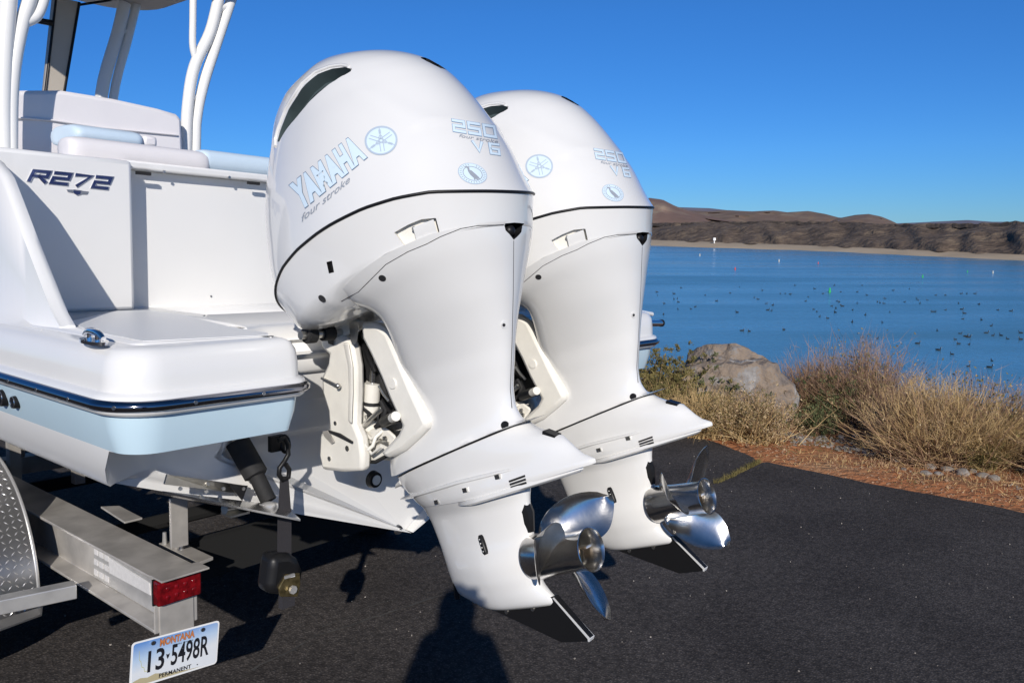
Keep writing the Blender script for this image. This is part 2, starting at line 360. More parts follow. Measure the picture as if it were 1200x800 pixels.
mb = MB(); mb.add([(-4000, -60, WATER_Z), (4000, -60, WATER_Z), (4000, 6000, WATER_Z), (-4000, 6000, WATER_Z)], [(0, 1, 2, 3)])
single('lake', mb, WATER, None, None, lot=False, kind='structure', smooth=0)

# far shore, in the level world.  columns run along image azimuth; each ring further out and higher
def wdir(px, py):
    v = C_W @ np.array([px - CX, py - CY, F]); return v / math.hypot(v[0], v[1])
def on_level(px, py, z):     # world point of a pixel on a level z
    v = wdir(px, py); k = (z - EYE) / v[2]; return np.array([v[0] * k, v[1] * k, z])
def at_dist(px, py, d):
    v = wdir(px, py); return np.array([v[0] * d, v[1] * d, EYE + v[2] * d])
XS = np.concatenate([np.arange(-700, 700, 9.), np.arange(700, 1260, 3.), np.arange(1260, 2000, 9.)])
shore_y = lambda x: float(np.interp(x, [-700, 300, 740, 970, 1200, 1500, 2000], [281, 284, 287.3, 294.5, 305.5, 324, 372]))
beach_y = lambda x: float(np.interp(x, [-700, 740, 970, 1200, 2000], [277.5, 280.3, 288.3, 298.5, 350]))
rim_y = lambda x: float(np.interp(x, [-700, 300, 740, 840, 900, 1000, 1030, 1080, 1150, 1200, 1500, 2000], [263, 262, 261.5, 260.0, 258.8, 260.2, 262.5, 262, 261.5, 259, 252, 240]))
def far_grid(rows, name, m, smooth=50):
    vs = []; fs = []
    for x in XS: vs += rows(x)
    k = len(rows(XS[0]))
    for i in range(len(XS) - 1):
        for j in range(k - 1): fs.append((i * k + j, (i + 1) * k + j, (i + 1) * k + j + 1, i * k + j + 1))
    q = MB(); q.add(vs, fs); return single(name, q, m, None, None, lot=False, kind='structure', smooth=smooth, fix=False)
def sh(x):
    p = on_level(x, shore_y(x) + .5 * noise.noise((x * .02, 0, 0)), WATER_Z); return p, math.hypot(p[0], p[1])
def rows_beach(x):
    p, d = sh(x); q = at_dist(x, beach_y(x), d * 1.06); v = wdir(x, 300)
    return [(p[0] * .96, p[1] * .96, WATER_Z - 1.5), (p[0], p[1], WATER_Z + .02), tuple(q), (v[0] * d * 1.09, v[1] * d * 1.09, q[2] - 3)]
far_grid(rows_beach, 'far_beach', SAND)
def rows_mesa(x):
    p, d = sh(x); d0 = d * 1.058; d1 = d * 1.26; yb = beach_y(x) + .6; yr = rim_y(x); out = []
    for i in range(15):
        t = i / 14; dd = d0 + (d1 - d0) * t; z0 = at_dist(x, yb, d0)[2]; z1 = at_dist(x, yr, d1)[2]
        z = z0 + (z1 - z0) * (t ** .85 if t < .84 else .84 ** .85 + (1 - .84 ** .85) * min(1, (t - .84) / .09))
        a = (z1 - z0) * .10 * math.sin(math.pi * min(t * 1.05, 1)); v = wdir(x, 300)
        w = noise.fractal((v[0] * dd * .03, v[1] * dd * .03, 1.3), 1., 2., 5)
        g = noise.noise((x * .045, t * 2.0, 4)); ddd = dd * (1 + .035 * g)
        out.append((v[0] * ddd, v[1] * ddd, z + a * w * 2.2 + (.10 * (z1 - z0) * noise.noise((x * .11, 0, 9)) if t > .9 else 0)))
    v = wdir(x, 300); out.append((v[0] * d1 * 1.6, v[1] * d1 * 1.6, out[-1][2] - .5))
    return out
far_grid(rows_mesa, 'mesa_hillside', MESA, smooth=180)
def rows_rim(x):
    p, d = sh(x); d1 = d * 1.225; v = wdir(x, 300); z1 = at_dist(x, rim_y(x) + 1.2, d * 1.26)[2]; h = (z1 - WATER_Z)
    j = .06 * h * noise.noise((x * .16, 0, 2))
    return [(v[0] * d1, v[1] * d1, z1 - .13 * h + j), (v[0] * d1 * 1.012, v[1] * d1 * 1.012, z1 + .0 * h + j), (v[0] * d1 * 1.03, v[1] * d1 * 1.03, z1 + j)]
far_grid(rows_rim, 'mesa_rim', RIM, smooth=0)
def hill(name, D, prof, m, yb=266, seed=0, amp=.05):
    pxs = [p[0] for p in prof]; pys = [p[1] for p in prof]; vs = []; fs = []; X = np.arange(pxs[0], pxs[-1] + .1, 4.); K = 12
    for x in X:
        ytop = float(np.interp(x, pxs, pys)); v = wdir(x, 300); z1 = at_dist(x, ytop, D * 1.25)[2]; z0 = at_dist(x, yb, D)[2]
        for i in range(K):
            t = i / (K - 1); dd = D * (1 + .25 * t); z = z0 + (z1 - z0) * math.sin(t * math.pi / 2) ** .9
            g = noise.fractal((x * .025, t * 2.5, seed), 1., 2., 4) * math.sin(math.pi * t)
            vs.append((v[0] * dd * (1 + amp * g), v[1] * dd * (1 + amp * g), z + (z1 - z0) * .10 * g))
        vs.append((v[0] * D * 1.7, v[1] * D * 1.7, z0 - 20))
    k = K + 1
    for i in range(len(X) - 1):
        for j in range(k - 1): fs.append((i * k + j, (i + 1) * k + j, (i + 1) * k + j + 1, i * k + j + 1))
    q = MB(); q.add(vs, fs); single(name, q, m, None, None, lot=False, kind='structure', smooth=60, fix=False)
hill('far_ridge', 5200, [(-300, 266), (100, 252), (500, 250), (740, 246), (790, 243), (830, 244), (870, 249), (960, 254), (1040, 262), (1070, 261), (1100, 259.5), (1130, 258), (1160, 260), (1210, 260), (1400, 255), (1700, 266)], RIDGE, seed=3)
hill('hills', 1900, [(-500, 266), (-200, 250), (200, 243), (600, 244), (760, 250), (800, 246.5), (830, 248), (850, 246.5), (880, 248), (905, 247), (920, 249), (945, 247.5), (965, 251), (980, 255), (1000, 256.5), (1015, 258), (1040, 263), (1060, 268)], HILL, seed=1)
hill('cinder_hill', 1700, [(640, 262), (690, 246), (735, 235), (760, 232.5), (775, 234.5), (790, 242), (806, 247), (830, 254), (880, 262)], CONE, seed=6)
hill('low_hill', 1600, [(955, 266), (980, 256), (1000, 252), (1015, 251), (1030, 254), (1045, 260), (1056, 266)], HILL, seed=9)

# ------------------------------------------------------------------ outboard motors
# Engine frame: x to starboard, y forward, z up the drive shaft; origin on the anti-ventilation plate
TILT, ROLL = R(20.2), R(3.2)
E_ROT = Matrix.Rotation(-TILT, 3, 'X') @ Matrix.Rotation(-ROLL, 3, 'Y')
E_O = Vector((1.716, 1.50, -.66)); SPACING = .66
E_INV = E_ROT.inverted()
def to_e(p): return E_INV @ (Vector(p) - E_O)
def from_e(p): return E_ROT @ Vector(p) + E_O
EYE_E = to_e((0, 0, 0))
def ray_e(px, py): return (E_INV @ Vector(RL @ np.array([px - CX, py - CY, F]))).normalized()
def e_x(px, py, x): d = ray_e(px, py); return EYE_E + d * ((x - EYE_E.x) / d.x)
def e_y(px, py, y): d = ray_e(px, py); return EYE_E + d * ((y - EYE_E.y) / d.y)

NTH = 112
def plan(yf, ya, w, yc, nf, na):
    out = []
    for k in range(NTH):
        th = 2 * math.pi * k / NTH; c, s_ = math.cos(th), math.sin(th)
        n = nf if s_ > 0 else na; l = (yf - yc) if s_ > 0 else (yc - ya)
        r = (abs(c) ** n + abs(s_) ** n) ** (-1 / n)
        out.append((w * r * c, yc + l * r * s_))
    return out
def zs(y): return float(np.interp(y, [-.43, -.38, -.30, -.23, -.15, -.05, .0, .1, .2, .3, .38, .44, .47], [.722, .741, .768, .778, .782, .778, .774, .762, .742, .712, .684, .660, .650]))
def z2(y): return float(np.interp(y, [-.43, -.36, -.26, -.13, .01, .14, .25, .36, .46], [.657, .660, .663, .650, .643, .633, .612, .600, .606]))
def z2a(y): return float(np.interp(y, [-.43, -.36, -.26, -.15, -.06, .04, .16], [.657, .660, .662, .649, .630, .606, .592]))
def cs(xs_, ys_):
    """smooth interpolation through control values"""
    xs_ = np.array(xs_, float); ys_ = np.array(ys_, float)
    def f(x):
        i = int(np.clip(np.searchsorted(xs_, x) - 1, 0, len(xs_) - 2)); h = xs_[i + 1] - xs_[i]; t = (x - xs_[i]) / h
        d = np.diff(ys_) / np.diff(xs_)
        def sl(j):
            if j <= 0: return d[0]
            if j >= len(xs_) - 1: return d[-1]
            return 0 if d[j - 1] * d[j] <= 0 else 2 * d[j - 1] * d[j] / (d[j - 1] + d[j])
        m0, m1 = sl(i), sl(i + 1)
        return float((2 * t**3 - 3 * t**2 + 1) * ys_[i] + (t**3 - 2 * t**2 + t) * h * m0 + (-2 * t**3 + 3 * t**2) * ys_[i + 1] + (t**3 - t**2) * h * m1)
    return f
TZ = [.66, .75, .85, .95, 1.05, 1.13, 1.20, 1.26, 1.305, 1.33, 1.343, 1.347]
TF = cs(TZ, [.46, .463, .457, .441, .409, .374, .332, .28, .228, .181, .127, .088])
TA = cs(TZ, [-.405, -.381, -.366, -.337, -.305, -.272, -.22, -.155, -.078, -.021, .02, .043])
TW = cs(TZ, [.342, .335, .32, .301, .274, .248, .221, .194, .154, .115, .075, .022])
def top_ring(z0, grow=0.):
    b = max(0, min(1, (1.12 - z0) / .42)); out = []
    yc = .058; na = 2.03
    for x, y in plan(TF(z0) + grow, TA(z0) - grow, TW(z0) + grow, yc, 2.4, na):
        out.append((x, y, (z0 if z0 < 1.2 else 1.2 + (z0 - 1.2) * .839) + (zs(y) - .70) * b + .004))
    return out
zl = list(np.linspace(.70, 1.20, 34)) + list(1.20 + .147 * np.sin(np.linspace(0.12, math.pi / 2, 14)))
COWL = MB(); rings = [[(x * .93, y * .93, z + .0) for x, y, z in top_ring(.70)]] + [top_ring(z) for z in zl]
# soft strake that runs from the inlet over the shoulder to the back of the cowling
def strake(p):
    x, y, z = p
    if z < .95: return p
    s_ = float(np.interp(y, [-.35, -.1, .15, .32], [.9, 1.16, 1.24, 1.17])); g = math.exp(-((z - s_) / .035) ** 2) * .006
    c = Vector((0, .05, .9)); d = (Vector(p) - c).normalized(); return tuple(Vector(p) + d * g)
rings = [[strake(p) for p in r] for r in rings]
COWL.loft(rings)
def lower_ring(s_):
    yf = .461 - .030 * s_; ya = -.391 + .028 * s_; w = .338 - .034 * s_
    return [(x, y, (zs(y) - .003) * (1 - s_) + z2(y) * s_) for x, y in plan(yf, ya, w, .058, 2.4, 2.03)]
LOW = MB(); rl = [[(x * .93, y * .93, z) for x, y, z in lower_ring(0)]] + [lower_ring(s_) for s_ in np.linspace(0, 1, 10)]
for d, k in ((.006, .99), (.018, .965), (.034, .90), (.046, .82), (.052, .74), (.050, .6), (.03, .3)):
    rl.append([(x * k, .05 + (y - .05) * k if y > -.2 else y * (1 - (1 - k) * .3), z - d * float(np.interp(y, [-.3, -.1, .1, .25, .40], [.15, .5, 1.1, .8, .35]))) for x, y, z in lower_ring(1)])
LOW.loft(rl)
AZ = [.085, .125, .15, .17, .20, .24, .28, .32, .36, .40, .45, .50, .55, .58, .62, .665]
AF = cs(AZ, [.340, .335, .325, .29, .19, .135, .138, .143, .148, .145, .130, .112, .102, .11, .14, .165])
AA = cs(AZ, [-.315, -.243, -.212, -.198, -.190, -.196, -.211, -.228, -.243, -.259, -.279, -.299, -.319, -.332, -.348, -.362])
AW = cs(AZ, [.108, .098, .090, .084, .079, .076, .079, .087, .097, .115, .142, .173, .204, .226, .262, .297])
def apron_ring(z0, g=0.):
    top = max(0, (z0 - .5) / .165)
    out = []
    for x, y in plan(AF(z0) + g, AA(z0) - g, AW(z0) + g, AA(z0) * .35 + AF(z0) * .65, 2.2, 2.0):
        out.append((x, y, z0 + (z2a(y) - .652) * top * .92))
    return out
def case_shear(y): return float(np.interp(y, [-.33, -.2, .34], [.155, .15, .088]))   # the seam above the lower casing
APR = MB(); ra = []
def squash(ring, lo): return [(x, y, max(z, case_shear(y) + lo)) for x, y, z in ring]
for z in list(np.linspace(.10, .24, 15)) + list(np.linspace(.25, .662, 36)):
    ra.append(squash(apron_ring(z), .002 + (z - .10) * .05))
APR.loft(ra)
CASE = MB()
CZ = [-.012, 0, .03, .06, .09, .12, .15]
CF = cs(CZ, [.266, .280, .302, .322, .333, .334, .330]); CA = cs(CZ, [-.400, -.402, -.372, -.345, -.322, -.255, -.215]); CW = cs(CZ, [.095, .099, .097, .097, .096, .094, .092])
cr = []
for z in (-.013, -.006, .003, .012, .03, .05, .07, .09, .11, .13, .148):
    ring = plan(CF(z), CA(z), CW(z), float(np.interp(z, [0, .05], [-.06, .02])), 1.8, float(np.interp(z, [.0, .15], [1.35, 2.0])))
    cr.append([(x, y, min(z, case_shear(y) - .002 + (z - .15) * .02) + max(0, -y) * .03 * max(0, 1 - z / .035)) for x, y in ring])
CASE.loft(cr)
# ridge line half way down the casing, the splash plate
SPL = MB(); rr = []
for z, g in ((.034, .0), (.039, .012), (.043, .012), (.048, .0)):
    rr.append([(x, y, z - .02 * max(0, (y - .0) / .35) + (.012 if y < -.1 else 0) * 0) for x, y in plan(.316 + g * 3.4, -.285, .095 + g * .9, .02, 1.55, 1.8)])
SPL.loft(rr)
PLATE = MB(); rr = []
for z, g in ((-.030, .0), (-.024, .012), (-.014, .012)):
    rr.append([(x, y, z + max(0, -y) * .055) for x, y in plan(.06 + g * 3, -.345 - g, .094 + g, -.06, 1.9, 1.35)])
PLATE.loft(rr)
# gearcase
GZ = [-.345, -.335, -.31, -.28, -.25, -.21, -.17, -.14, -.11, -.06, -.012]
GF = cs(GZ, [.110, .138, .184, .225, .231, .234, .237, .240, .244, .252, .268])
GA = cs(GZ, [-.142, -.146, -.128, -.112, -.112, -.116, -.122, -.130, -.136, -.148, -.165])
GW = cs(GZ, [.022, .034, .046, .056, .065, .070, .064, .056, .054, .058, .084])
GEAR = MB(); GEAR.loft([plan3 for plan3 in [[(x, y, z) for x, y in plan(GF(z), GA(z), GW(z), .03, 1.6, 1.9)] for z in list(np.linspace(-.345, -.012, 40))]])
# dark skeg blade with its bare trailing edge
SKEG = MB()
sk = [(.118, -.332), (-.148, -.322), (-.228, -.438), (-.222, -.447), (-.128, -.447)]
SKEG.loft([[(-.009 * k, y, z) for y, z in sk] for k in (1,)] + [[(.009, y, z) for y, z in sk]])

def pe(mb, f=from_e): return mb
def bvh_of(*mbs):
    vs, fs = [], []
    for m in mbs:
        o = len(vs); vs += [Vector(v) for v in m.v]; fs += [tuple(i + o for i in f) for f in m.f]
    return BVHTree.FromPolygons(vs, fs)
BV = bvh_of(COWL, LOW, APR)
BVG = bvh_of(GEAR); BVL = bvh_of(LOW); BVA = bvh_of(APR); BVT = bvh_of(COWL)
def cast(px, py, bv=BV):
    d = ray_e(px, py); h = bv.ray_cast(EYE_E, d)
    if h[0] is not None: return h[0], (h[1] if h[1].dot(d) < 0 else -h[1])
    best = None
    for k in range(120):
        q = EYE_E + d * (1.7 + k * .01); n = bv.find_nearest(q)
        if n[0] is not None and (best is None or n[3] < best[3]): best = n
    return best[0], (best[1] if best[1].dot(d) < 0 else -best[1])
def decal(parent, name, vf, quad, off, m, maxlen=.12, bv=BV, label=None):
    """flat print laid on the cowling: 0..1 coordinates spread over a four-cornered patch of the surface"""
    vs, fs = densify(vf[0], vf[1], maxlen); (a, b, c, d) = [Vector(p) for p in quad]     # bottom left, bottom right, top right, top left
    out = []
    for v in vs:
        u, w = v.x, v.y; p = a * (1 - u) * (1 - w) + b * u * (1 - w) + c * u * w + d * (1 - u) * w
        h, n = cast(p.x, p.y, bv); out.append(h + n * off)
    q = MB(); q.add(out, fs); return part(name, q, m, parent, smooth=180, fix=False, label=label)
def line_on(pxs, r, close=False, off=.0, bv=BV, n=None, flat=None):
    q = MB(); pts = []
    for i in range(len(pxs) - (0 if close else 1)):
        a = Vector(pxs[i]); b = Vector(pxs[(i + 1) % len(pxs)]); k = max(1, int((b - a).length / 6))
        for j in range(k): p = a + (b - a) * j / k; h, nn = cast(p.x, p.y, bv); pts.append(h + nn * off)
    if close: q.ringtube(pts, r, 6)
    else:
        h, nn = cast(*pxs[-1], bv); pts.append(h + nn * off); q.tube(pts, r, 6)
    return q
def cutter(pxa, pxb, depth, up=.02, sub=5, bv=BV):
    """closed block between two rails of surface points, from above the skin to a depth below it"""
    n = len(pxa); top, bot = [], []
    for i in range(n):
        for j in range(sub + 1):
            p = Vector(pxa[i]).lerp(Vector(pxb[i]), j / sub); h, nn = cast(p.x, p.y, bv); top.append(h + nn * up); bot.append(h - nn * depth)
    k = sub + 1; N = n * k; fs = []
    for i in range(n - 1):
        for j in range(sub):
            a = i * k + j; fs.append((a, a + 1, a + k + 1, a + k)); fs.append((a + N, a + k + N, a + k + 1 + N, a + 1 + N))
    bd = [j for j in range(k)] + [i * k + k - 1 for i in range(1, n)] + [(n - 1) * k + j for j in range(k - 2, -1, -1)] + [i * k for i in range(n - 2, 0, -1)]
    for i in range(len(bd)): a, b = bd[i], bd[(i + 1) % len(bd)]; fs.append((b, a, a + N, b + N))
    q = MB(); q.add(top + bot, fs); return q
def cut(o, q, m):
    me = q.mesh('cutter', m, (0, 0, 0), 0); c = bpy.data.objects.new('cutter', me); COL.objects.link(c)
    c.matrix_world = o.matrix_world; bpy.context.view_layer.update(); c.matrix_world = o.matrix_world
    b = o.modifiers.new('cut', 'BOOLEAN'); b.operation = 'DIFFERENCE'; b.object = c; b.solver = 'EXACT'; b.material_mode = 'TRANSFER'; b.use_self = True; b.use_hole_tolerant = True
    bake(o); bpy.data.objects.remove(c); o.data.set_sharp_from_angle(angle=R(38))

eng = thing('outboard_motor', 'white outboard motor nearest the camera, showing its whole side lettering and propeller', 'outboard motor', tuple(E_O), 'twin outboard motors on the stern', rot=E_ROT)
bpy.context.view_layer.update()
cowl = part('cowling', COWL, PAINT, eng, smooth=60)
low = part('lower_cowling', LOW, PAINT, eng, smooth=50)
apr = part('midsection_cover', APR, PAINT, eng, smooth=50)
case = part('lower_casing', CASE, PAINT, eng, smooth=40)
part('splash_plate', SPL, PAINT, eng, smooth=50)
avp = part('cavitation_plate', PLATE, PAINT, eng, smooth=50)
gear = part('gearcase', GEAR, PAINT, eng, smooth=60)
skeg = part('skeg', SKEG, [BLACK], eng, smooth=0)
q = MB(); q.tube([(0, .325, .072), (0, .352, .066), (0, .372, .058)], [.02, .013, .003], 10, flat=.6); part('casing_beak', q, PAINT, case, 60)
q = MB(); q.prism([(-.0105, -.146, -.324), (-.0105, -.229, -.440), (-.0105, -.223, -.448), (-.0105, -.219, -.4465), (-.0105, -.2205, -.440), (-.0105, -.141, -.3255)], (.021, 0, 0)); part('skeg_edge', q, mat('bare alloy edge', (.85, .85, .84), .4, .3), skeg, 0)
for y, z in ((.04, -.345), (-.06, -.343)): q = MB(); q.disc((-.009, y, z - .008), (-1, 0, 0), .006, .003, 10); part('bolt', q, STEEL, skeg)
bpy.context.view_layer.update()
# air inlet slot high on the front shoulder, both sides of the nose in reality, seen here on the port side
IO = [(325, 166), (328.5, 153), (332.5, 142.5), (338, 129), (345, 117.5), (357, 100), (372.5, 87), (390, 80.5), (403, 79), (410.5, 80.5)]
II = [(327, 166.5), (331, 159), (335.5, 152), (341, 145), (347.5, 137.5), (362, 120), (377, 106), (392, 95), (404, 88), (411.5, 83.5)]
cut(cowl, cutter(IO, II, .035), TEAL)
q = MB(); pts = []
for a, b in zip(IO, II):
    for j in range(5): p = Vector(a).lerp(Vector(b), .28 + .72 * j / 4); h, nn = cast(p.x, p.y); pts.append(h - nn * .030)
q.add(pts, [(i * 5 + j, i * 5 + j + 1, i * 5 + j + 6, i * 5 + j + 5) for i in range(len(IO) - 1) for j in range(4)])
part('air_inlet', q, DARK, cowl, 60)
q = line_on([(323, 172)] + [(a - 2.2, b - 2.2) for a, b in IO] , .0055, off=.001); part('inlet_lip', q, PAINT, cowl, 80)
# rear vent on the crown
q = cutter([(493, 67.5), (500, 67), (510, 70), (519, 76), (523.5, 81)], [(493.5, 68.5), (500, 72), (508, 76), (516, 80), (523, 82)], .02); cut(cowl, q, BLACK)
# lettering
BL, WD = DBLUE, DNAVY
def lettered(parent, name, vf_big, vf_small, quad, m1, m2, maxlen=.12):
    o = decal(parent, name, vf_big, quad, .0008, m1, maxlen); decal(o, 'fill', vf_small, quad, .0014, m2, maxlen); return o
raw1 = font_text('YAMAHA', .088, 0, 1.17); raw0 = font_text('YAMAHA', .066, 0, 1.17); bb = bounds(raw1[0])
quadY = [(352, 249.5), (431.5, 185), (414, 156), (338, 217)]
word = lettered(cowl, 'lettering', (normed(raw1[0], bb), raw1[1]), (normed(raw0[0], bb), raw0[1]), quadY, DNAVY, DBLUE)
t_ = font_text('four stroke', .012, .35); decal(cowl, 'lettering', (normed(t_[0]), t_[1]), [(354, 260.5), (411, 213), (409.5, 205.5), (352, 253)], .0009, DGREY, .12)
# tuning fork emblem in its ring
def emblem(quad, par):
    vs = []; fs = []
    def addf(p):
        o = len(vs); vs.extend(p[0]); fs.extend([tuple(i + o for i in f) for f in p[1]])
    out = circle2((.5, .5), .5, 48); inn = circle2((.5, .5), .44, 48)
    disc_ = (circle2((.5, .5), .45, 48) + [Vector((.5, .5))], [(i, (i + 1) % 48, 48) for i in range(48)])
    o = decal(par, 'emblem', disc_, quad, .0008, DBLUE, .12)
    addf((out + inn, [(i, (i + 1) % 48, (i + 1) % 48 + 48, i + 48) for i in range(48)]))
    for k in range(3):
        a = R(90 + 120 * k + 4); c, s_ = math.cos(a), math.sin(a); f = lambda u, w: (.5 + u * c - w * s_, .5 + u * s_ + w * c)
        addf(strokes([([f(.06, 0), f(.47, 0)], 0), ([f(-.36, .055), f(.10, .055), f(.16, .03), f(.20, 0)], 0), ([f(-.36, -.055), f(.10, -.055), f(.16, -.03), f(.20, 0)], 0)], .028))
        addf(strokes([([f(.27, 0), f(.34, 0)], 0)], .07))
    decal(o, 'tuning_fork_mark', (vs, fs), quad, .0014, mat_ring, .12); return o
mat_ring = mat('silver blue print', (.42, .50, .60), .35)
emblem([(429, 184), (467, 180), (465, 146), (426, 150)], cowl)
# 250 / four stroke / V6 on the after quarter
def outlined(txt, quad, w, gap, th, sh_=0.):
    a = stroke_text(txt, w, 1, gap, th, sh_); b = stroke_text(txt, w, 1, gap, th * .72, sh_); B_ = bounds(a[0])
    lettered(cowl, 'lettering', (normed(a[0], B_), a[1]), (normed(b[0], B_), b[1]), quad, mat_edge, DBLUE)
mat_edge = mat('blue grey print edge', (.22, .32, .46), .4)
outlined('250', [(530.5, 155), (583, 163.5), (580, 147), (528.5, 139)], 1.15, .5, .34)
t_ = font_text('four stroke', .012, .35); decal(cowl, 'lettering', (normed(t_[0]), t_[1]), [(538, 161), (584, 168.5), (583, 164), (537, 157)], .0009, DGREY, .12)
outlined('V6', [(555, 179), (587, 183.5), (585, 168), (551, 164)], .8, .75, .30)
# round wading bird sticker
def sticker(quad, par):
    disc_ = (circle2((.5, .5), .5, 40) + [Vector((.5, .5))], [(i, (i + 1) % 40, 40) for i in range(40)])
    o = decal(par, 'sticker', disc_, quad, .0007, mat_ring, .15)
    d2 = (circle2((.5, .5), .47, 40) + [Vector((.5, .5))], disc_[1]); o2 = decal(o, 'sticker_face', d2, quad, .0011, DBLUE, .15)
    ring = (circle2((.5, .5), .34, 40) + circle2((.5, .5), .315, 40), [(i, (i + 1) % 40, (i + 1) % 40 + 40, i + 40) for i in range(40)])
    decal(o, 'sticker_ring', ring, quad, .0015, DGREY, .15)
    bird = [(.22, .76), (.28, .80), (.36, .79), (.40, .73), (.39, .66), (.47, .63), (.60, .50), (.72, .36), (.76, .25), (.66, .30), (.70, .20), (.60, .27), (.56, .18), (.53, .30), (.42, .42), (.35, .56), (.33, .66), (.32, .72), (.27, .73)]
    decal(o, 'bird_print', ([Vector(p) for p in bird], [tuple(range(len(bird)))]), quad, .0016, DGREY, .08)
    vs, fs = [], []
    for k in range(26):
        a = R(20 + 320 * k / 25 + 90); p = strokes([([(.5 + .385 * math.cos(a), .5 + .385 * math.sin(a)), (.5 + .435 * math.cos(a), .5 + .435 * math.sin(a))], 0)], .022)
        oo = len(vs); vs += p[0]; fs += [tuple(i + oo for i in f) for f in p[1]]
    decal(o, 'ring_print', (vs, fs), quad, .0015, DGREY, .2)
sticker([(537, 213.5), (571, 218.5), (570.5, 194.5), (536, 188.5)], cowl)
# seam gasket and panel lines
q = MB(); q.ringtube([(x, y, zs(y)) for x, y in plan(.4625, -.3925, .3395, .058, 2.4, 2.03)], .0042, 6); part('seam_gasket', q, BLACK, low, 80)
# cowl latch, recessed
q = cutter([(462, 272.5), (478, 263.5), (494, 257), (510, 255.5)], [(478, 294), (490, 288), (502, 283), (515.5, 276.5)], .016, bv=BVL); cut(low, q, CREAM)
q = cutter([(484, 266.5), (497, 261), (508, 257)], [(490, 290), (503, 283.5), (514, 278)], .007, up=-.001, sub=2, bv=BVL)
part('cowl_latch', q, PAINT, low, 30)
q = line_on([(510.5, 255.8), (516, 277), (502, 283.5), (490, 289.5)], .0011, off=-.0001, bv=BVL); part('panel_line', q, DARK, low, 80)
q = MB(); h, nn = cast(485, 268, BVL); q.disc(h - nn * .006, nn, .006, .004, 10); part('latch_pin', q, STEEL, low)
q = line_on([(478, 295), (500, 286), (516, 277.5), (540, 268), (560, 264.5), (590, 263.5)], .0011, off=-.0002); part('panel_line', q, DARK, low, 80)
q = line_on([(400, 353), (420, 342), (436, 326), (452, 310), (478, 295)], .0011, off=-.0002); part('panel_line', q, DARK, low, 80)
def dot(px, py, r, m, name='screw', h_=.002, bv=BV, par=None, sc=1.):
    q = MB(); h, nn = cast(px, py, bv); q.disc(h - nn * .002, nn, r, .002 + h_, 16, r2=r * sc); return part(name, q, m, par or apr)
dot(448, 326, .010, DARK, 'plug', .0008); dot(591, 380, .010, PAINT, 'plug'); dot(590, 380.5, .0045, DARK, 'screw', .0035); dot(591.5, 497.5, .0125, BLACK, 'screw', .003, sc=.8)
dot(377.5, 350, .012, DARK, 'drain_plug', .0006, par=low)
q = cutter([(382.5, 307), (389, 305.5)], [(385.5, 320.5), (391.5, 319)], .008, bv=BVL); cut(low, q, BLACK)
# rear notch with drain and the centre line below it
q = cutter([(590.5, 262), (601, 261), (612.5, 262)], [(592.5, 270), (602, 281), (611, 272)], .022, up=.03, sub=5, bv=BVA); cut(low, q, BLACK); cut(apr, q, BLACK)
q = MB(); h, nn = cast(601.5, 270); q.ball(h - nn * .014, .017, 8); part('tell_tale_outlet', q, BLACK, apr)
q = line_on([(602, 282), (601.5, 340), (600, 400), (598, 455), (600, 478)], .0012, off=-.0003); part('panel_line', q, DARK, apr, 80)
q = MB(); q.ringtube([(x, y, case_shear(y) - .001) for x, y in plan(.333, -.221, .0945, .02, 1.8, 2.0)], .0022, 5); part('seam_gasket', q, BLACK, case, 80)
q = MB(); q.box((-.004, -.292, .102), (.03, .04, .010), Matrix.Rotation(R(30), 3, 'X')); part('rear_clip', q, BLACK, case, 0)
# vents and anode tabs on the casing side
BVC = bvh_of(CASE, SPL, PLATE)
for k in range(3):
    a = e_x(598, 564.5 + k * 3.9, -.13); ha, na_ = cast(597 + k * 1.0, 563.8 + k * 3.4, BVC); hb, nb = cast(615.5 + k * .8, 557.2 + k * 3.9, BVC)
    q = MB(); q.tube([ha + na_ * .0005, hb + nb * .0005], .0032, 6); part('exhaust_slot', q, DARK, case, 60)
for px, py in ((512.5, 587.5), (546, 573.5), (584, 558)):
    h, nn = cast(px, py, BVC); q = MB(); q.box(h, (.012, .016, .012)); part('plate_tab', q, STEEL, case, 0)
# water inlet grille
h0, n0 = cast(563, 627, BVG); h1, n1 = cast(570, 649, BVG)
q = MB(); dd = (h1 - h0); q.tube([h0 - n0 * .001, h0 + dd * .12, h1 - dd * .12, h1 - n1 * .001], [.007, .0095, .0095, .007], 10); gr = part('water_inlet', q, BLACK, gear, 60)
q = MB()
for k in range(4): q.ball(h0 + dd * (.18 + .21 * k) + n0 * .0095, .003, 5)
part('grille_hole', q, STEEL, gr)
q = MB(); a = e_x(533.5, 676, -.015); b = e_x(536, 701, -.015); q.tube([a, b], .008, 8); part('nose_guard', q, BLACK, gear)
q = MB(); q.tube([(0, -.12, -.03), (0, -.13, -.09), (0, -.118, -.14)], [.02, .02, .016], 8); part('trim_tab', q, BLACK, gear)
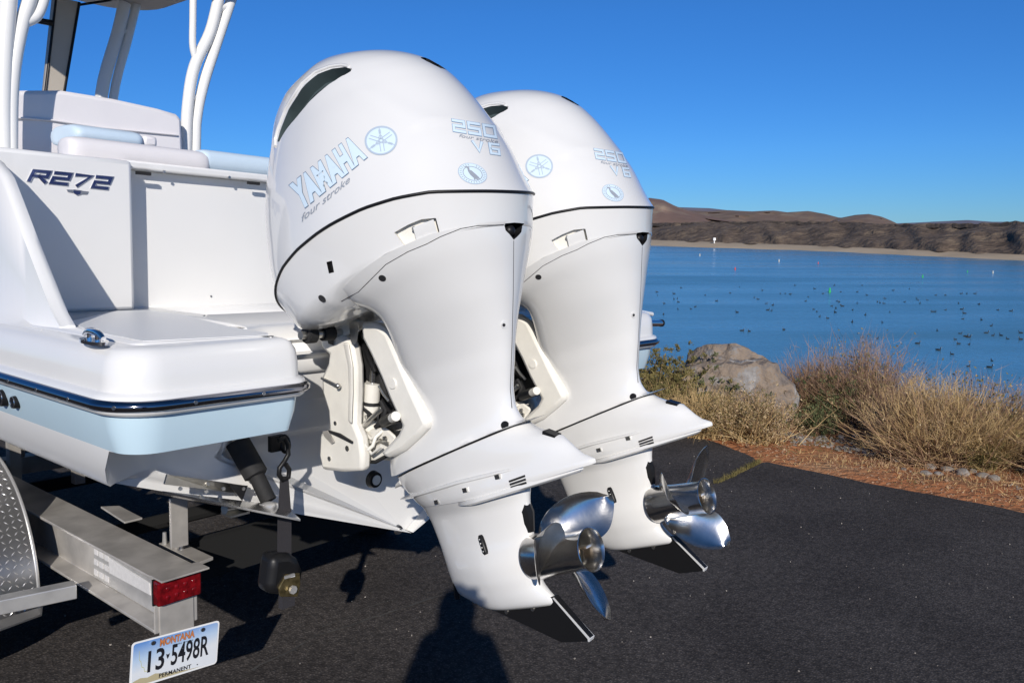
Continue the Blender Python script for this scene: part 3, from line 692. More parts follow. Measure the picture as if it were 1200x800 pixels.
# propeller
def make_prop(par, phase, hand=1):
    hub = MB(); prof = [(.0, .060), (.012, .063), (.05, .058), (.10, .054), (.15, .052), (.185, .054), (.20, .058)]
    A0 = Vector((0, -.108, -.212))
    n = 36
    def ring(y, r): return [A0 + Vector((r * math.cos(2 * math.pi * k / n), -y, r * math.sin(2 * math.pi * k / n))) for k in range(n)]
    hub.loft([ring(y, r) for y, r in prof] + [ring(.201, .056), ring(.19, .050), ring(.10, .048)], True, True)
    h = part('propeller', hub, PROP, par, 50)
    q = MB(); q.loft([ring(.11, .030), ring(.125, .030)]); q.loft([ring(.125, .018), ring(.15, .016)], mi=1)
    for k in range(3): a = 2 * math.pi * k / 3; q.box(A0 + Vector((math.cos(a) * .037, -.14, math.sin(a) * .037)), (.022, .05, .006), Matrix.Rotation(-a, 3, 'Y'))
    part('hub_nut', q, [STEEL, mat('tarnished bronze', (.16, .12, .08), .5, .8)], h, 40)
    for b in range(3):
        th0 = R(phase + 120 * b); rows = []; NR, NC = 18, 14; Rt = .188
        for i in range(NR):
            t = i / (NR - 1); r = .050 + (Rt - .050) * t
            ch = .105 + .075 * math.sin(math.pi * min(1, t * .95 + .08)) ; ch *= math.sqrt(max(0, 1 - max(0, (t - .45) / .55) ** 2.4)); ch = max(ch, .004)
            phi = math.atan(.40 / (2 * math.pi * max(r, .06))); skew = .30 * t * t; rake = .075 * t ** 1.4
            row = []
            for j in range(NC):
                u = j / (NC - 1) - .5
                arc = u * ch * math.cos(phi); ax = u * ch * math.sin(phi) + .018 * (2 * abs(u)) ** 2 * t
                cup = .014 * max(0, u * 2 - .6) * (1 if u > 0 else 0)
                a = th0 + hand * (arc / r + skew)
                row.append(A0 + Vector((r * math.cos(a), -(.095 + ax + rake + cup), r * math.sin(a))))
            rows.append(row)
        q = MB(); tk = []
        for sgn in (1, -1):
            o = len(q.v)
            for i, row in enumerate(rows):
                for j, p in enumerate(row):
                    th = .0032 * (1 - .55 * i / NR) * math.sin(math.pi * (j + .6) / (NC + .2)) ** .5 + .0004
                    q.v.append(tuple(p + Vector((0, sgn * th, 0))))
            for i in range(NR - 1):
                for j in range(NC - 1): a = o + i * NC + j; q.f.append((a, a + 1, a + NC + 1, a + NC)); q.m.append(0)
        N_ = NR * NC; bd = [j for j in range(NC)] + [i * NC + NC - 1 for i in range(1, NR)] + [(NR - 1) * NC + j for j in range(NC - 2, -1, -1)] + [i * NC for i in range(NR - 2, 0, -1)]
        for i in range(len(bd)): a, c = bd[i], bd[(i + 1) % len(bd)]; q.f.append((a, c, c + N_, a + N_)); q.m.append(0)
        part('blade', q, PROP, h, 50)
    return h
prop1 = make_prop(eng, 50, -1)

# clamp and swivel brackets, traced on the plane of their near faces and repeated on the far side
def eL(p): return to_e(p)
def pL_(px, py, x): return to_e(at_x(px, py, x))
def plate_poly(name, pts, x, t, m, bev=.006, mirror=True, parent=None):
    P = [eL(at_x(px, py, x)) for px, py in pts]; T = E_INV @ Vector((t, 0, 0)); o = None
    for k in ((0, 1) if mirror else (0,)):
        q = MB(); Q = [p + (E_INV @ Vector((2 * (1.722 - x) - t, 0, 0)) if k else Vector()) for p in P]; q.prism(Q, T); o = part(name, q, m, parent or eng, 40, bevel=bev)
    return o
z7 = lambda l: [(340 + a / 3.81, 350 + b / 3.81) for a, b in l]
clampP = z7([(130, 155), (160, 145), (230, 165), (262, 190), (275, 215), (290, 300), (291, 420), (285, 560), (310, 620), (322, 700), (320, 770), (230, 775), (140, 765), (125, 700), (130, 600), (172, 580), (165, 500), (140, 420), (137, 350), (165, 290), (170, 250), (135, 220)])
cl = plate_poly('clamp_bracket', clampP, 1.605, .04, CREAM, .013)
q = MB(); q.loft([[pL_(a, b, x) for a, b in z7([(236, 195), (262, 195), (280, 300), (281, 420), (276, 560), (258, 545), (262, 420), (258, 300)])] for x in (1.592, 1.607)]); part('bracket_rib', q, CREAM, eng, 40, bevel=.006)
q = MB(); q.loft([[pL_(a, b, x) for a, b in z7([(165, 178), (195, 182), (193, 208), (170, 200)])] for x in (1.600, 1.607)]); part('bracket_hole', q, DARK, cl, 0)
arm = plate_poly('swivel_arm', z7([(310, 100), (380, 110), (430, 150), (490, 290), (545, 420), (600, 540), (610, 570), (560, 625), (500, 680), (430, 715), (395, 690), (480, 600), (494, 565), (440, 450), (400, 350), (350, 240), (318, 180)]), 1.60, .045, CREAM, .014)
def pL(px, py, x): return eL(at_x(px, py, x))
def tubeL(name, a, b, xa, xb, r, m, n=12, parent=None, r2=None):
    q = MB(); q.tube([pL(*a, xa), pL(*b, xb)], [r, r2 or r], n); return part(name, q, m, parent or eng, 50)
q = MB(); q.loft([[pL(a, b, x) for a, b in z7([(175, 160), (245, 90), (330, 98), (345, 130), (280, 150), (240, 175)])] for x in (1.62, 1.82)]); part('pivot_head', q, CREAM, eng, 40, bevel=.008)
q = MB(); q.loft([[pL(a, b, x) for a, b in z7([(262, 105), (308, 105), (305, 150), (298, 190), (285, 205), (270, 190)])] for x in (1.593, 1.599)]); part('tilt_stop', q, STEEL, eng, 0)
tubeL('tilt_ram', (433.5, 503), (436.5, 449), 1.68, 1.68, .026, CREAM); tubeL('ram_band', (435, 474), (435.3, 470), 1.68, 1.68, .0275, DARK); tubeL('ram_rod', (436.5, 449), (438, 418), 1.68, 1.68, .0095, CHROME)
tubeL('hydraulic_hose', (420, 432), (419, 485), 1.66, 1.66, .010, CREAM); tubeL('ram_rod', (421, 503), (446, 480), 1.64, 1.64, .008, STEEL)
tubeL('ram_collar', (450, 494), (463, 488), 1.63, 1.60, .017, BLACK); tubeL('ram_end', (460, 489.5), (464, 487.5), 1.60, 1.585, .0145, CREAM)
q = MB(); q.prism([pL_(a, b, 1.69) for a, b in ((410, 402), (431, 396), (446, 436), (452, 470), (436, 452), (415, 436))], E_INV @ Vector((.05, 0, 0))); part('gap_shade_block', q, RUBBER, eng, 30, bevel=.01)  # black block added to stand in for shade between clamp and arm
q = MB(); q.disc(pL_(462, 449, 1.605), E_INV @ Vector((-1, 0, 0)), .019, .01, 16, r2=.015); part('boss', q, CREAM, arm, 40)
for a, b, r_ in ((384, 446, .006), (394, 495.5, .007), (408, 525, .009), (387, 537, .008), (388, 512, .01), (462, 449, .010), (387.5, 400, .007)):
    q = MB(); p = pL(a, b, 1.607); q.disc(p, E_INV @ Vector((-1, 0, 0)), r_, .005, 12); part('bolt', q, STEEL, cl)
q = MB(); q.tube([pL(377, 443, 1.60), pL(396, 452, 1.585)], .0045, 8); q.ball(pL(396, 452, 1.585), .009, 6); part('grease_fitting', q, STEEL, cl)
q = MB(); q.loft([[pL(a, b, x) for a, b in ((412, 505), (452, 500), (466, 512), (452, 536), (430, 545), (416, 530))] for x in (1.66, 1.80)]); part('swivel_base', q, CREAM, eng, 40, bevel=.01)
q = MB(); q.tube([pL(414, 385, 1.70), pL(424, 402, 1.68), pL(432, 418, 1.66), pL(440, 436, 1.66)], .009, 8); q.tube([pL(418, 400, 1.67), pL(424, 425, 1.68), pL(421, 460, 1.70), pL(428, 500, 1.70)], .008, 8); part('hydraulic_hose', q, BLACK, eng, 60)
q = MB(); q.loft([[pL(a, b, x) for a, b in ((410, 384), (440, 378), (476, 440), (484, 490), (440, 505), (418, 520), (412, 430))] for x in (1.735, 1.75)]); part('gap_shade_backing', q, DARK, eng, 30)  # dark sheet behind the arm, painting the shade of the bracket gap
q = MB(); q.tube([pL(429, 470, 1.715), pL(447, 420, 1.715)], .022, 12); part('steering_tube', q, CREAM, eng, 50)
for pts_, r_, m_ in ((((410, 452), (417, 470), (430, 482), (441, 492)), .006, RUBBER), (((446, 470), (452, 480), (449, 492), (440, 500)), .007, RUBBER), (((398, 386), (408, 380), (422, 383), (430, 396)), .007, RUBBER), (((414, 548), (426, 541), (440, 541), (455, 533)), .006, RUBBER), (((444, 452), (450, 462), (456, 470)), .005, STEEL), (((424, 505), (436, 514), (446, 506)), .006, CREAM), (((420, 520), (432, 523), (446, 516), (455, 520)), .007, STEEL)):
    q = MB(); q.tube([pL(a, b, 1.655) for a, b in pts_], r_, 8); part('rigging_line', q, m_, eng, 60)
for a, b in ((428, 520), (440, 529), (452, 513), (421, 536), (447, 478), (431, 488)):
    q = MB(); q.disc(pL(a, b, 1.65), E_INV @ Vector((-1, 0, 0)), .007, .008, 6); part('bolt', q, STEEL, eng)
q = MB(); q.prism([pL(a, b, 1.60) for a, b in z7([(150, 590), (172, 586), (200, 640), (190, 645), (160, 615)])], E_INV @ Vector((-.006, 0, 0))); part('bracket_slot', q, ALU, cl, 0)
q = MB(); q.prism([pL(a, b, 1.603) for a, b in z7([(175, 585), (225, 600), (282, 636), (282, 645), (215, 612), (170, 592)])], E_INV @ Vector((-.006, 0, 0))); part('bracket_groove', q, DARK, cl, 0)
q = MB(); q.tube([pL(448, 505, 1.66), pL(440, 512, 1.64), pL(437, 522, 1.63), pL(431, 527, 1.62)], .006, 8); q.tube([pL(425, 517, 1.625), pL(436, 532, 1.625), pL(447, 523, 1.62)], .005, 8); part('cable', q, CREAM, eng, 60)

# second motor: a copy one spacing to starboard, its propeller turned a little further
eng2 = eng.copy(); COL.objects.link(eng2)
for ch in list(eng.children):
    if ch is prop1: continue
    copy_tree(ch, eng2)
m4 = E_ROT.to_4x4(); eng2.matrix_world = TO_WORLD @ (Matrix.Translation(E_O + Vector((SPACING, 0, 0))) @ m4)
eng2['label'] = 'farther white outboard motor, half hidden behind the first, with the lake behind it'
ORG[eng2.name] = Vector(); prop2 = make_prop(eng2, 30)

# ------------------------------------------------------------------ motorboat
BC = 2.11
boat = thing('motorboat', 'white and pale blue fishing boat on a trailer, seen from its stern corner', 'motorboat', (BC, 2.2, -1.06))
def arc(cx, cy, r, a0, a1, n): return [(cx + r * math.cos(R(a0 + (a1 - a0) * i / n)), cy + r * math.sin(R(a0 + (a1 - a0) * i / n))) for i in range(n + 1)]
half = [(BC, 2.22), (1.75, 2.22), (1.50, 2.22)] + arc(1.42, 2.17, .05, 90, 180, 4)[0:0] + [(1.43, 2.215), (1.385, 2.17), (1.378, 2.05)] + arc(1.325, 1.915, .05, 0, -90, 6) + [(1.28, 1.865), (1.24, 1.865), (1.20, 1.865), (1.16, 1.865), (1.12, 1.865), (1.08, 1.865), (1.04, 1.865), (1.005, 1.865)] + arc(.972, 1.975, .11, -90, -180, 10) + [(.861, 2.2), (.861, 2.45), (.861, 2.8), (.86, 3.5), (.858, 4.5), (.86, 5.5), (.88, 6.5), (.98, 7.5), (1.18, 8.4), (1.45, 9.1), (1.75, 9.6), (1.93, 9.82), (BC, 9.9)]
half[8:8] = []
hull_out = half + [(2 * BC - x, y) for x, y in reversed(half[1:-1])]
def inset(d, P=hull_out):
    n = len(P); out = []
    for i in range(n):
        a, p, b = Vector(P[i - 1]), Vector(P[i]), Vector(P[(i + 1) % n]); t = ((p - a).normalized() + (b - p).normalized()).normalized(); nn = Vector((t.y, -t.x))
        out.append(p + nn * d)
    return out
# orientation test: positive inset must move inwards
_t = inset(.1)[half.index((.861, 2.8))]
SG = 1 if _t.x > .861 else -1
def hr(d, z, zf=None): return [(p.x, p.y, z + (sheer(p.y) if zf is None else zf)) for p in inset(d * SG)]
def sheer(y): return .012 * max(0, y - 3.5) ** 1.6
SHELL = MB(); SHELL.loft([hr(d, z) for d, z in ((.075, -.238), (.045, -.241), (.024, -.250), (.010, -.272), (.004, -.31), (.0025, -.345), (-.013, -.351), (-.016, -.357), (-.016, -.389), (-.009, -.398), (.007, -.403))], False, False)
shell = part('upper_hull', SHELL, GEL, boat, 50)
I0, I1 = 4, len(hull_out) - 3
def arcs(ring): return ring[I0:I1]
q = MB(); q.loft([arcs(hr(d, z)) for d, z in ((.008, -.401), (.013, -.44), (.030, -.498))], False, False, closed=False); part('blue_band', q, BAND, boat, 50)
def back(ring): return ring[I1 - 1:] + ring[:I0 + 1]
q = MB(); q.loft([back(hr(d, z)) for d, z in ((.008, -.401), (.013, -.44), (.030, -.498))], False, False, closed=False); part('transom_face', q, GEL, boat, 50)
q = MB(); q.loft([hr(d, z)[5:len(hull_out) - 4] for d, z in ((-.015, -.360), (-.024, -.363), (-.030, -.370), (-.030, -.378), (-.024, -.385), (-.015, -.388))], False, False, closed=False); rail = part('rub_rail', q, mat('stainless darkened for reflections', (.30, .30, .33), .1, 1.0), boat, 60)  # polished stainless, its dark reflections put into the base colour
rp = inset(-.030 * SG)
for i0 in np.arange(.0, 1, .02):
    pass
def along(P, step, lo, hi):
    out = []; acc = 0
    for i in range(len(P) - 1):
        a, b = P[i], P[i + 1]; L = (b - a).length; s0 = step - acc
        while s0 <= L: out.append(a + (b - a) * (s0 / L)); s0 += step
        acc = L - (s0 - step)
    return [p for p in out if lo <= p.y <= hi]
for p in along(rp[8:37], .19, 1.7, 4.2):
    c = Vector((min(max(p.x, .97), 1.4), max(p.y, 1.95))); d = (p - c).normalized(); q = MB(); q.disc((p.x - d.x * .001, p.y - d.y * .001, -.374), (d.x, d.y, 0), .005, .0022, 10); part('rail_screw', q, STEEL, rail)
# lower hull: topside to chine, then the V bottom with its transom
def low_pt(p, d=0):
    x, y = p.x, p.y
    if y < 2.3:
        w = abs(x - BC); yc = 2.02 + .2 * (1 - math.sqrt(max(0, 1 - max(0, 1 - (1.16 - w) / .28) ** 2))) if False else (2.0 if w > BC - .895 else 2.0 + .21 * math.sqrt(max(0, 1 - max(0, 1 - (BC - .895 - w) / .30) ** 2)))
        y = max(y, yc)
    return Vector((x, y))
def lring(d, z, kx=1.):
    out = []
    for p in inset(d * SG):
        l = low_pt(p); fw = max(0, (l.y - 6) / 3.9); out.append((BC + (l.x - BC) * kx * (1 - .25 * fw * (1 if z < -.55 else 0)), l.y - (.35 * fw ** 2 if z < -.55 else 0), z + sheer(l.y) + .3 * fw ** 2 * (1 if z < -.55 else 0)))
    return out
keel = []
for x, y, z in lring(.03, -.62):
    fw = max(0, (y - 6) / 3.6); keel.append((BC + (x - BC) * .004, max(y, 2.205), -1.06 + .55 * fw ** 2.2))
LH = MB(); r3 = lring(.09, -.628)
ch2 = [(BC + (x - BC) * .97, y + (.0), z - .035) for x, y, z in r3]
r4 = [(BC + (x - BC) * .965, max(y, 2.207), z - .012) for x, y, z in r3]
LH.loft([hr(.030, -.498), lring(.030, -.500), lring(.045, -.56), lring(.062, -.600), lring(.072, -.614), lring(.082, -.622), r4, keel], False, True)
hull = part('lower_hull', LH, GEL, boat, 42)
# deck: two platforms, sunken motor well between them, cockpit sole further in
dk = -.238
Q = MB()
ins = inset(.075 * SG)
def deck_side(s_):
    P = [(p.x, p.y) for p in ins[:len(half)]]
    P = [p for p in P if p[1] < 3.3 and p[0] < 1.40]
    P = sorted([p for p in P], key=lambda p: 0)
    poly = P + [(P[-1][0], 3.4), (1.56, 3.4), (1.55, 2.70), (1.50, 2.62), (1.40, 2.2)]
    return [(x if s_ < 0 else 2 * BC - x, y, dk) for x, y in poly]
for s_ in (-1, 1): pl = deck_side(s_); Q.add(pl, [tuple(range(len(pl)))])
Q.add([(1.56, 2.70, dk), (2.54, 2.70, dk), (2.54, 3.4, dk), (1.56, 3.4, dk)], [(0, 1, 2, 3)])
wf = -.33; W1 = [(1.40, 2.2), (1.50, 2.62), (1.56, 2.70), (2.54, 2.70), (2.60, 2.62), (2.70, 2.2)]
Q.add([(x, y, dk) for x, y in W1] + [(x + (.03 if x < BC else -.03), y - .03, wf) for x, y in W1], [(i, i + 1, i + 7, i + 6) for i in range(5)] + [(6, 7, 8, 9, 10, 11)])
Q.add([(1.385, 2.2, dk), (1.45, 2.2, -.285), (2.65, 2.2, -.285), (2.72, 2.2, dk), (1.45, 2.26, -.285), (2.65, 2.26, -.285), (1.46, 2.27, wf), (2.64, 2.27, wf), (1.385, 2.222, -.40), (2.715, 2.222, -.40), (1.45, 2.222, -.285), (2.65, 2.222, -.285)], [(1, 2, 5, 4), (4, 5, 7, 6), (8, 9, 11, 10)])
part('platform_deck', Q, GEL, boat, 25, fix=False, solid=.004)
# fine non-skid pads
NS = mat('non-skid gelcoat', (.80, .80, .79), .4)
def nonskid():
    t = NS.node_tree; b = t.nodes['Principled BSDF']; tc = t.nodes.new('ShaderNodeTexCoord'); v = t.nodes.new('ShaderNodeTexVoronoi'); v.inputs['Scale'].default_value = 110; v.inputs['Randomness'].default_value = .0
    t.links.new(tc.outputs['Object'], v.inputs['Vector']); bu = t.nodes.new('ShaderNodeBump'); bu.inputs['Strength'].default_value = .5; bu.inputs['Distance'].default_value = .0012
    t.links.new(v.outputs['Distance'], bu.inputs['Height']); t.links.new(bu.outputs[0], b.inputs['Normal'])
nonskid()
ns = [(.975, 1.985), (1.30, 1.935), (1.335, 1.99), (1.345, 2.2), (1.47, 2.70), (1.47, 2.96), (1.36, 2.96), (1.06, 2.62), (.985, 2.30)]
q = MB(); q.prism([(x, y, dk + .003) for x, y in ns], (0, 0, .002)); part('nonskid_pad', q, NS, boat, 0)
q = MB(); q.prism([(2 * BC - x, y, dk + .003) for x, y in ns], (0, 0, .002)); part('nonskid_pad', q, NS, boat, 0)
# gunwale ring from the quarter round the bow
def gz_top(y): return float(np.interp(y, [2.44, 2.50, 2.84, 2.92, 3.05, 4, 7, 10], [-.236, -.19, .205, .255, .30, .33, .52, .85]))
idx = [i for i, p in enumerate(hull_out) if p[1] > 2.3]
path = [Vector(hull_out[i]) for i in idx]; pn = []
fine = []
for i in range(len(path) - 1):
    k = max(1, int((path[i + 1] - path[i]).length / .04)) if min(path[i].y, path[i + 1].y) < 3.2 else max(1, int((path[i + 1] - path[i]).length / .3))
    for j in range(k): fine.append(path[i].lerp(path[i + 1], j / k))
fine.append(path[-1]); fine = [p for p in fine if p.y >= 2.44]
GW_ = MB(); rg = []
for i, p in enumerate(fine):
    a = fine[max(0, i - 1)]; b = fine[min(len(fine) - 1, i + 1)]; t = (b - a).normalized(); n = Vector((t.y, -t.x)); n = n if n.dot(Vector((BC, 5)) - p) > 0 else -n
    zt = gz_top(p.y); zb = dk - .03 + sheer(p.y); h = max(zt - zb, .035); f_ = min(1, h / .5)
    rg.append([(p.x + n.x * d, p.y + n.y * d, z) for d, z in ((.030, zb), (.055, zb + .03), (.085, zb + h * .12 + .028 * f_), (.100, zb + h * .5), (.104, zt - .02 * f_), (.112, zt - .004), (.128, zt), (.142, zt - .006 * f_), (.147, zt - .03 * f_), (.150, zb))])
GW_.loft(rg, True, True, closed=True); part('gunwale', GW_, GEL, boat, 50)
# cockpit liner, quarter panel, recessed tail gate
q = MB(); q.box((1.225, 3.09, .035), (.47, .14, .55)); qp = part('quarter_panel', q, GEL, boat, 40, bevel=.016)
q = MB(); q.box((2 * BC - 1.225, 3.09, .035), (.47, .14, .55)); part('quarter_panel', q, GEL, boat, 40, bevel=.016)
q = MB(); q.box((BC, 3.15, .02), (1.34, .06, .53)); part('transom_door', q, GEL, boat, 40, bevel=.004)
q = MB(); q.box((BC, 3.12, .300), (1.34, .12, .03)); ledge = part('coaming_ledge', q, GEL, boat, 40, bevel=.008)
for a, b in ((168, 203.2), (297, 214.8)): q = MB(); c = at_y(a, b, 3.055); q.box(c, (.055, .012, .012)); part('latch', q, RUBBER, ledge, 0)
for a, b in ((192, 201.5), (268.5, 208)): q = MB(); c = at_y(a, b, 3.06); q.disc(c, (0, -1, 0), .006, .004, 10); part('screw', q, STEEL, ledge)
q = MB(); c = at_y(247, 347, 3.118); q.disc(c, (0, -1, 0), .004, .003, 10); part('snap', q, STEEL, boat)
q = MB()
def round_pad(q, x0, x1, y, z, ry, rz, endr=.05, n=14):
    rings = []
    L = [x0 + endr * (1 - math.cos(math.pi / 2 * i / 5)) for i in range(6)] + [x1 - endr * (1 - math.cos(math.pi / 2 * (5 - i) / 5)) for i in range(6)]
    for i, x in enumerate(L):
        k = math.sin(math.pi / 2 * min(i, 11 - i) / 5) * .45 + .55 if min(i, 11 - i) < 5 else 1
        k = .5 + .5 * math.sqrt(max(0, 1 - (1 - min(i, 11 - i) / 5) ** 2)) if min(i, 11 - i) < 5 else 1
        rings.append([(x, y + ry * k * (abs(math.cos(2 * math.pi * j / n)) ** .7) * (1 if math.cos(2 * math.pi * j / n) > 0 else -1), z + rz * k * (abs(math.sin(2 * math.pi * j / n)) ** .8) * (1 if math.sin(2 * math.pi * j / n) > 0 else -1)) for j in range(n)])
    q.loft(rings)
round_pad(q, 1.265, 1.80, 3.13, .338, .07, .046, .06, 24); part('coaming_bolster', q, VINYL, boat, 70)
q = MB(); round_pad(q, 1.775, 2.84, 3.135, .352, .066, .042, .03, 24); part('coaming_bolster', q, VINYLB, boat, 70)
q = MB(); q.box((BC, 6.2, -.33), (2.05, 6.0, .02)); part('cockpit_sole', q, GEL, boat, 0)
q = MB(); q.box((BC, 7.6, .0), (1.3, 1.9, .45)); part('bow_seat', q, GEL, boat, 40, bevel=.06)
# model number and crest on the quarter panel
def on_plane_text(parent, name, vf, px_quad, y, off, m, thick=.002):
    vs = normed(vf[0]) if off != 'raw' else vf[0]; a, b, c, d = [Vector(at_y(px, py, y)) for px, py in px_quad]
    P = [a * (1 - v.x) * (1 - v.y) + b * v.x * (1 - v.y) + c * v.x * v.y + d * (1 - v.x) * v.y for v in vs]
    q = MB(); n = len(P); q.add(P + [p - Vector((0, thick, 0)) for p in P], [tuple(f) for f in vf[1]] + [tuple(i + n for i in reversed(f)) for f in vf[1]])
    E_ = {}
    for f in vf[1]:
        for i in range(len(f)): e = (f[i], f[(i + 1) % len(f)]); E_[e] = 1
    for (i, j) in E_:
        if (j, i) not in E_: q.f.append((j, i, i + n, j + n)); q.m.append(0)
    return part(name, q, m, parent, smooth=0)
PY = 3.0195
CHB = mat('blue tinted chrome', (.10, .13, .30), .12, .9)
a = stroke_text('R272', 1.25, 1, .55, .36, .22); b = stroke_text('R272', 1.25, 1, .55, .24, .22); B_ = bounds(a[0])
qR = [(30.5, 214), (130, 224.5), (133.5, 207), (34, 197.5)]
on_plane_text(qp, 'model_number', (normed(a[0], B_), a[1]), qR, PY + .0005, 'raw', CHROME, .003)
on_plane_text(qp, 'model_number_face', (normed(b[0], B_), b[1]), qR, PY - .0028, 'raw', CHB, .002)
crest = [Vector(p) for p in ((0, .9), (.3, .95), (.33, 1), (.67, .93), (.7, .85), (1, .8), (.93, .35), (.72, .3), (.5, .0), (.28, .42), (.07, .5))]
on_plane_text(qp, 'crest', (crest, [tuple(range(len(crest)))]), [(77, 228), (103, 230.5), (103.5, 223), (77.5, 221.5)], PY, 'raw', CHROME, .003)
on_plane_text(qp, 'crest_shield', ([Vector(p) for p in ((.34, .82), (.66, .76), (.64, .3), (.5, .12), (.36, .38))], [(0, 1, 2, 3, 4)]), [(77, 228), (103, 230.5), (103.5, 223), (77.5, 221.5)], PY - .003, 'raw', CHB, .002)
# pop-up cleat on the port platform
cc = Vector(at_z(110, 396, dk + .012)); dirc = (Vector(at_z(135, 404, dk + .012)) - Vector(at_z(84, 390, dk + .012))).normalized(); sd = Vector((-dirc.y, dirc.x, 0))
q = MB(); N_ = 28; q.loft([[cc + dirc * (.072 * math.cos(2 * math.pi * k / N_)) + sd * (.026 * math.sin(2 * math.pi * k / N_)) + Vector((0, 0, z)) for k in range(N_)] for z in (-.012, -.004)]); ct = part('cleat', q, CHROME, boat, 50)
q = MB(); q.tube([cc + dirc * u + Vector((0, 0, h)) for u, h in ((-.070, .004), (-.05, .012), (-.02, .016), (.02, .016), (.05, .012), (.070, .004))], [.006, .008, .009, .009, .008, .006], 10); part('cleat_bar', q, CHROME, ct, 60)
for u in (-.03, .03): q = MB(); q.tube([cc + dirc * u + Vector((0, 0, -.006)), cc + dirc * u + Vector((0, 0, .014))], .007, 8); part('cleat_post', q, CHROME, ct, 60)
# round outlets in the blue band
for px, py, r_ in ((18, 471, .019), (3, 466, .026)):
    c = Vector(at_x(px, py, .872)); q = MB(); q.tube([c + Vector((.01, 0, 0)), c + Vector((-.008, 0, 0))], [r_, r_ * .92], 24); th_ = part('through_hull', q, BLACK, boat, 40)
    q = MB(); q.ringtube([c + Vector((-.008, r_ * .8 * math.cos(2 * math.pi * k / 24), r_ * .8 * math.sin(2 * math.pi * k / 24))) for k in range(24)], .0022, 6); part('outlet_rim', q, CHROME, th_, 60)
# transom fittings
c = at_y(436.5, 561, 2.218); q = MB(); q.disc(c, (0, -1, 0), .032, .02, 24, r2=.028); f_ = part('through_hull', q, BLACK, boat, 40)
q = MB(); q.disc(Vector(c) + Vector((0, -.02, 0)), (0, -1, 0), .018, .004, 20); part('outlet_rim', q, CREAM, f_)
c = at_y(466, 620, 2.222); q = MB(); q.disc(c, (0, -1, 0), .019, .010, 20, r2=.016); f_ = part('drain_plug', q, STEEL, boat, 40)
q = MB(); q.disc(Vector(c) + Vector((0, -.01, 0)), (0, -1, 0), .007, .006, 6); part('plug_bolt', q, STEEL, f_, 0)
# steering tie rod between the motors
q = MB(); a = Vector(at_x(352, 393, 1.47)); q.tube([a, a + Vector((.18, 0, 0))], .013, 12); q.tube([a + Vector((.02, 0, 0)), a + Vector((.05, 0, 0))], .026, 12, mi=1); q.tube([a + Vector((.08, 0, -.0)), a + Vector((.12, 0, 0))], .022, 12, mi=1); q.tube([a + Vector((.17, 0, 0)), a + Vector((1.1, 0, 0))], .013, 12)
part('steering_rod', q, [STEEL, RUBBER], boat, 50)
q = MB(); q.prism([Vector(at_y(a_, b_, 2.245)) for a_, b_ in ((349, 403), (384, 403), (384, 419), (349, 421))], (0, .01, 0)); part('rod_gap_shade', q, DARK, boat, 0)  # thin dark slab added in place of shade below the rod
# trim tab, ram and stern eye, port
def quadpl(q, pts, t): q.prism([tuple(p) for p in pts], t)
A = Vector(at_y(194, 560, 2.08)); B = Vector(at_y(336, 578, 2.16)); Cc = Vector(at_y(352, 607, 1.96)); D = Vector(at_y(190, 575, 1.93))
A = Vector((1.07, 2.13, -.665)); B = Vector((1.52, 2.17, -.815)); Dd = Vector(at_x(191, 575, .975)); Cc = Vector(at_x(352, 608, 1.40))
q = MB(); q.prism([A, B, Cc, Dd], (0, 0, -.006)); tab = part('trim_tab', q, mat('bright sheet stainless', (.74, .73, .71), .16, 1.0, bump=(12, .2, .004)), boat, 0)
zz = lambda a, b: (180 + a / 3.077, 460 + b / 3.077)
BP = [Vector(at_y(*zz(50, 295), 2.07)), Vector(at_y(*zz(335, 335), 2.17)), Vector(at_y(*zz(320, 385), 2.17)), Vector(at_y(*zz(300, 362), 2.165)), Vector(at_y(*zz(225, 352), 2.12)), Vector(at_y(*zz(40, 330), 2.06))]
q = MB(); q.prism(BP, (0, .008, 0)); hp = part('hinge_plate', q, STEEL, tab, 0)
q = MB(); q.prism([Vector(at_y(*zz(270, 330), 2.12)), Vector(at_y(*zz(338, 334), 2.15)), Vector(at_y(*zz(318, 388), 2.15))], (0, -.003, 0)); part('gusset', q, DARK, tab, 0)
for a, b in ((58, 310), (95, 345), (195, 328), (188, 355), (250, 345), (322, 345)):
    c = Vector(at_y(*zz(a, b), 2.09 if a < 150 else 2.12)); q = MB(); q.disc(c, (0, -1, 0), .0055, .005, 8); part('bolt', q, STEEL, tab)
a = Vector(at_y(*zz(255, 420), 2.03)); b = Vector(at_y(*zz(320, 410), 2.04)); q = MB(); q.tube([a, b], .014, 10); q.box((a + b) / 2 - Vector((0, .01, .012)), (.06, .05, .006)); part('tab_hinge', q, STEEL, tab, 40)
R0 = Vector(at_y(283, 526, 2.20)); R1 = Vector(at_y(300, 556, 2.15)); R2 = Vector(at_y(315, 587, 2.10))
q = MB(); q.tube([R0 + (R0 - R1) * .3, R0, R1, R1 + (R2 - R1) * .06], [.037, .037, .037, .030], 18); q.tube([R1, R2], .024, 16); part('trim_ram', q, RUBBER, tab, 50)
q = MB(); q.ball(Vector(at_y(314, 593, 2.06)), .02, 8, sc=(1.4, 1, .7)); q.tube([Vector(at_y(304, 594, 2.06)), Vector(at_y(324, 592, 2.06))], .010, 8); part('ram_foot', q, ALU2, tab, 50)
q = MB(); c = Vector(at_y(330, 519, 2.19)); q.ringtube([c + Vector((0, -.018 + .022 * math.cos(2 * math.pi * k / 16), .026 * math.sin(2 * math.pi * k / 16))) for k in range(16)], .006, 8); q.box(c + Vector((-.012, .01, 0)), (.05, .02, .05)); part('stern_eye', q, BLACK, boat, 40)
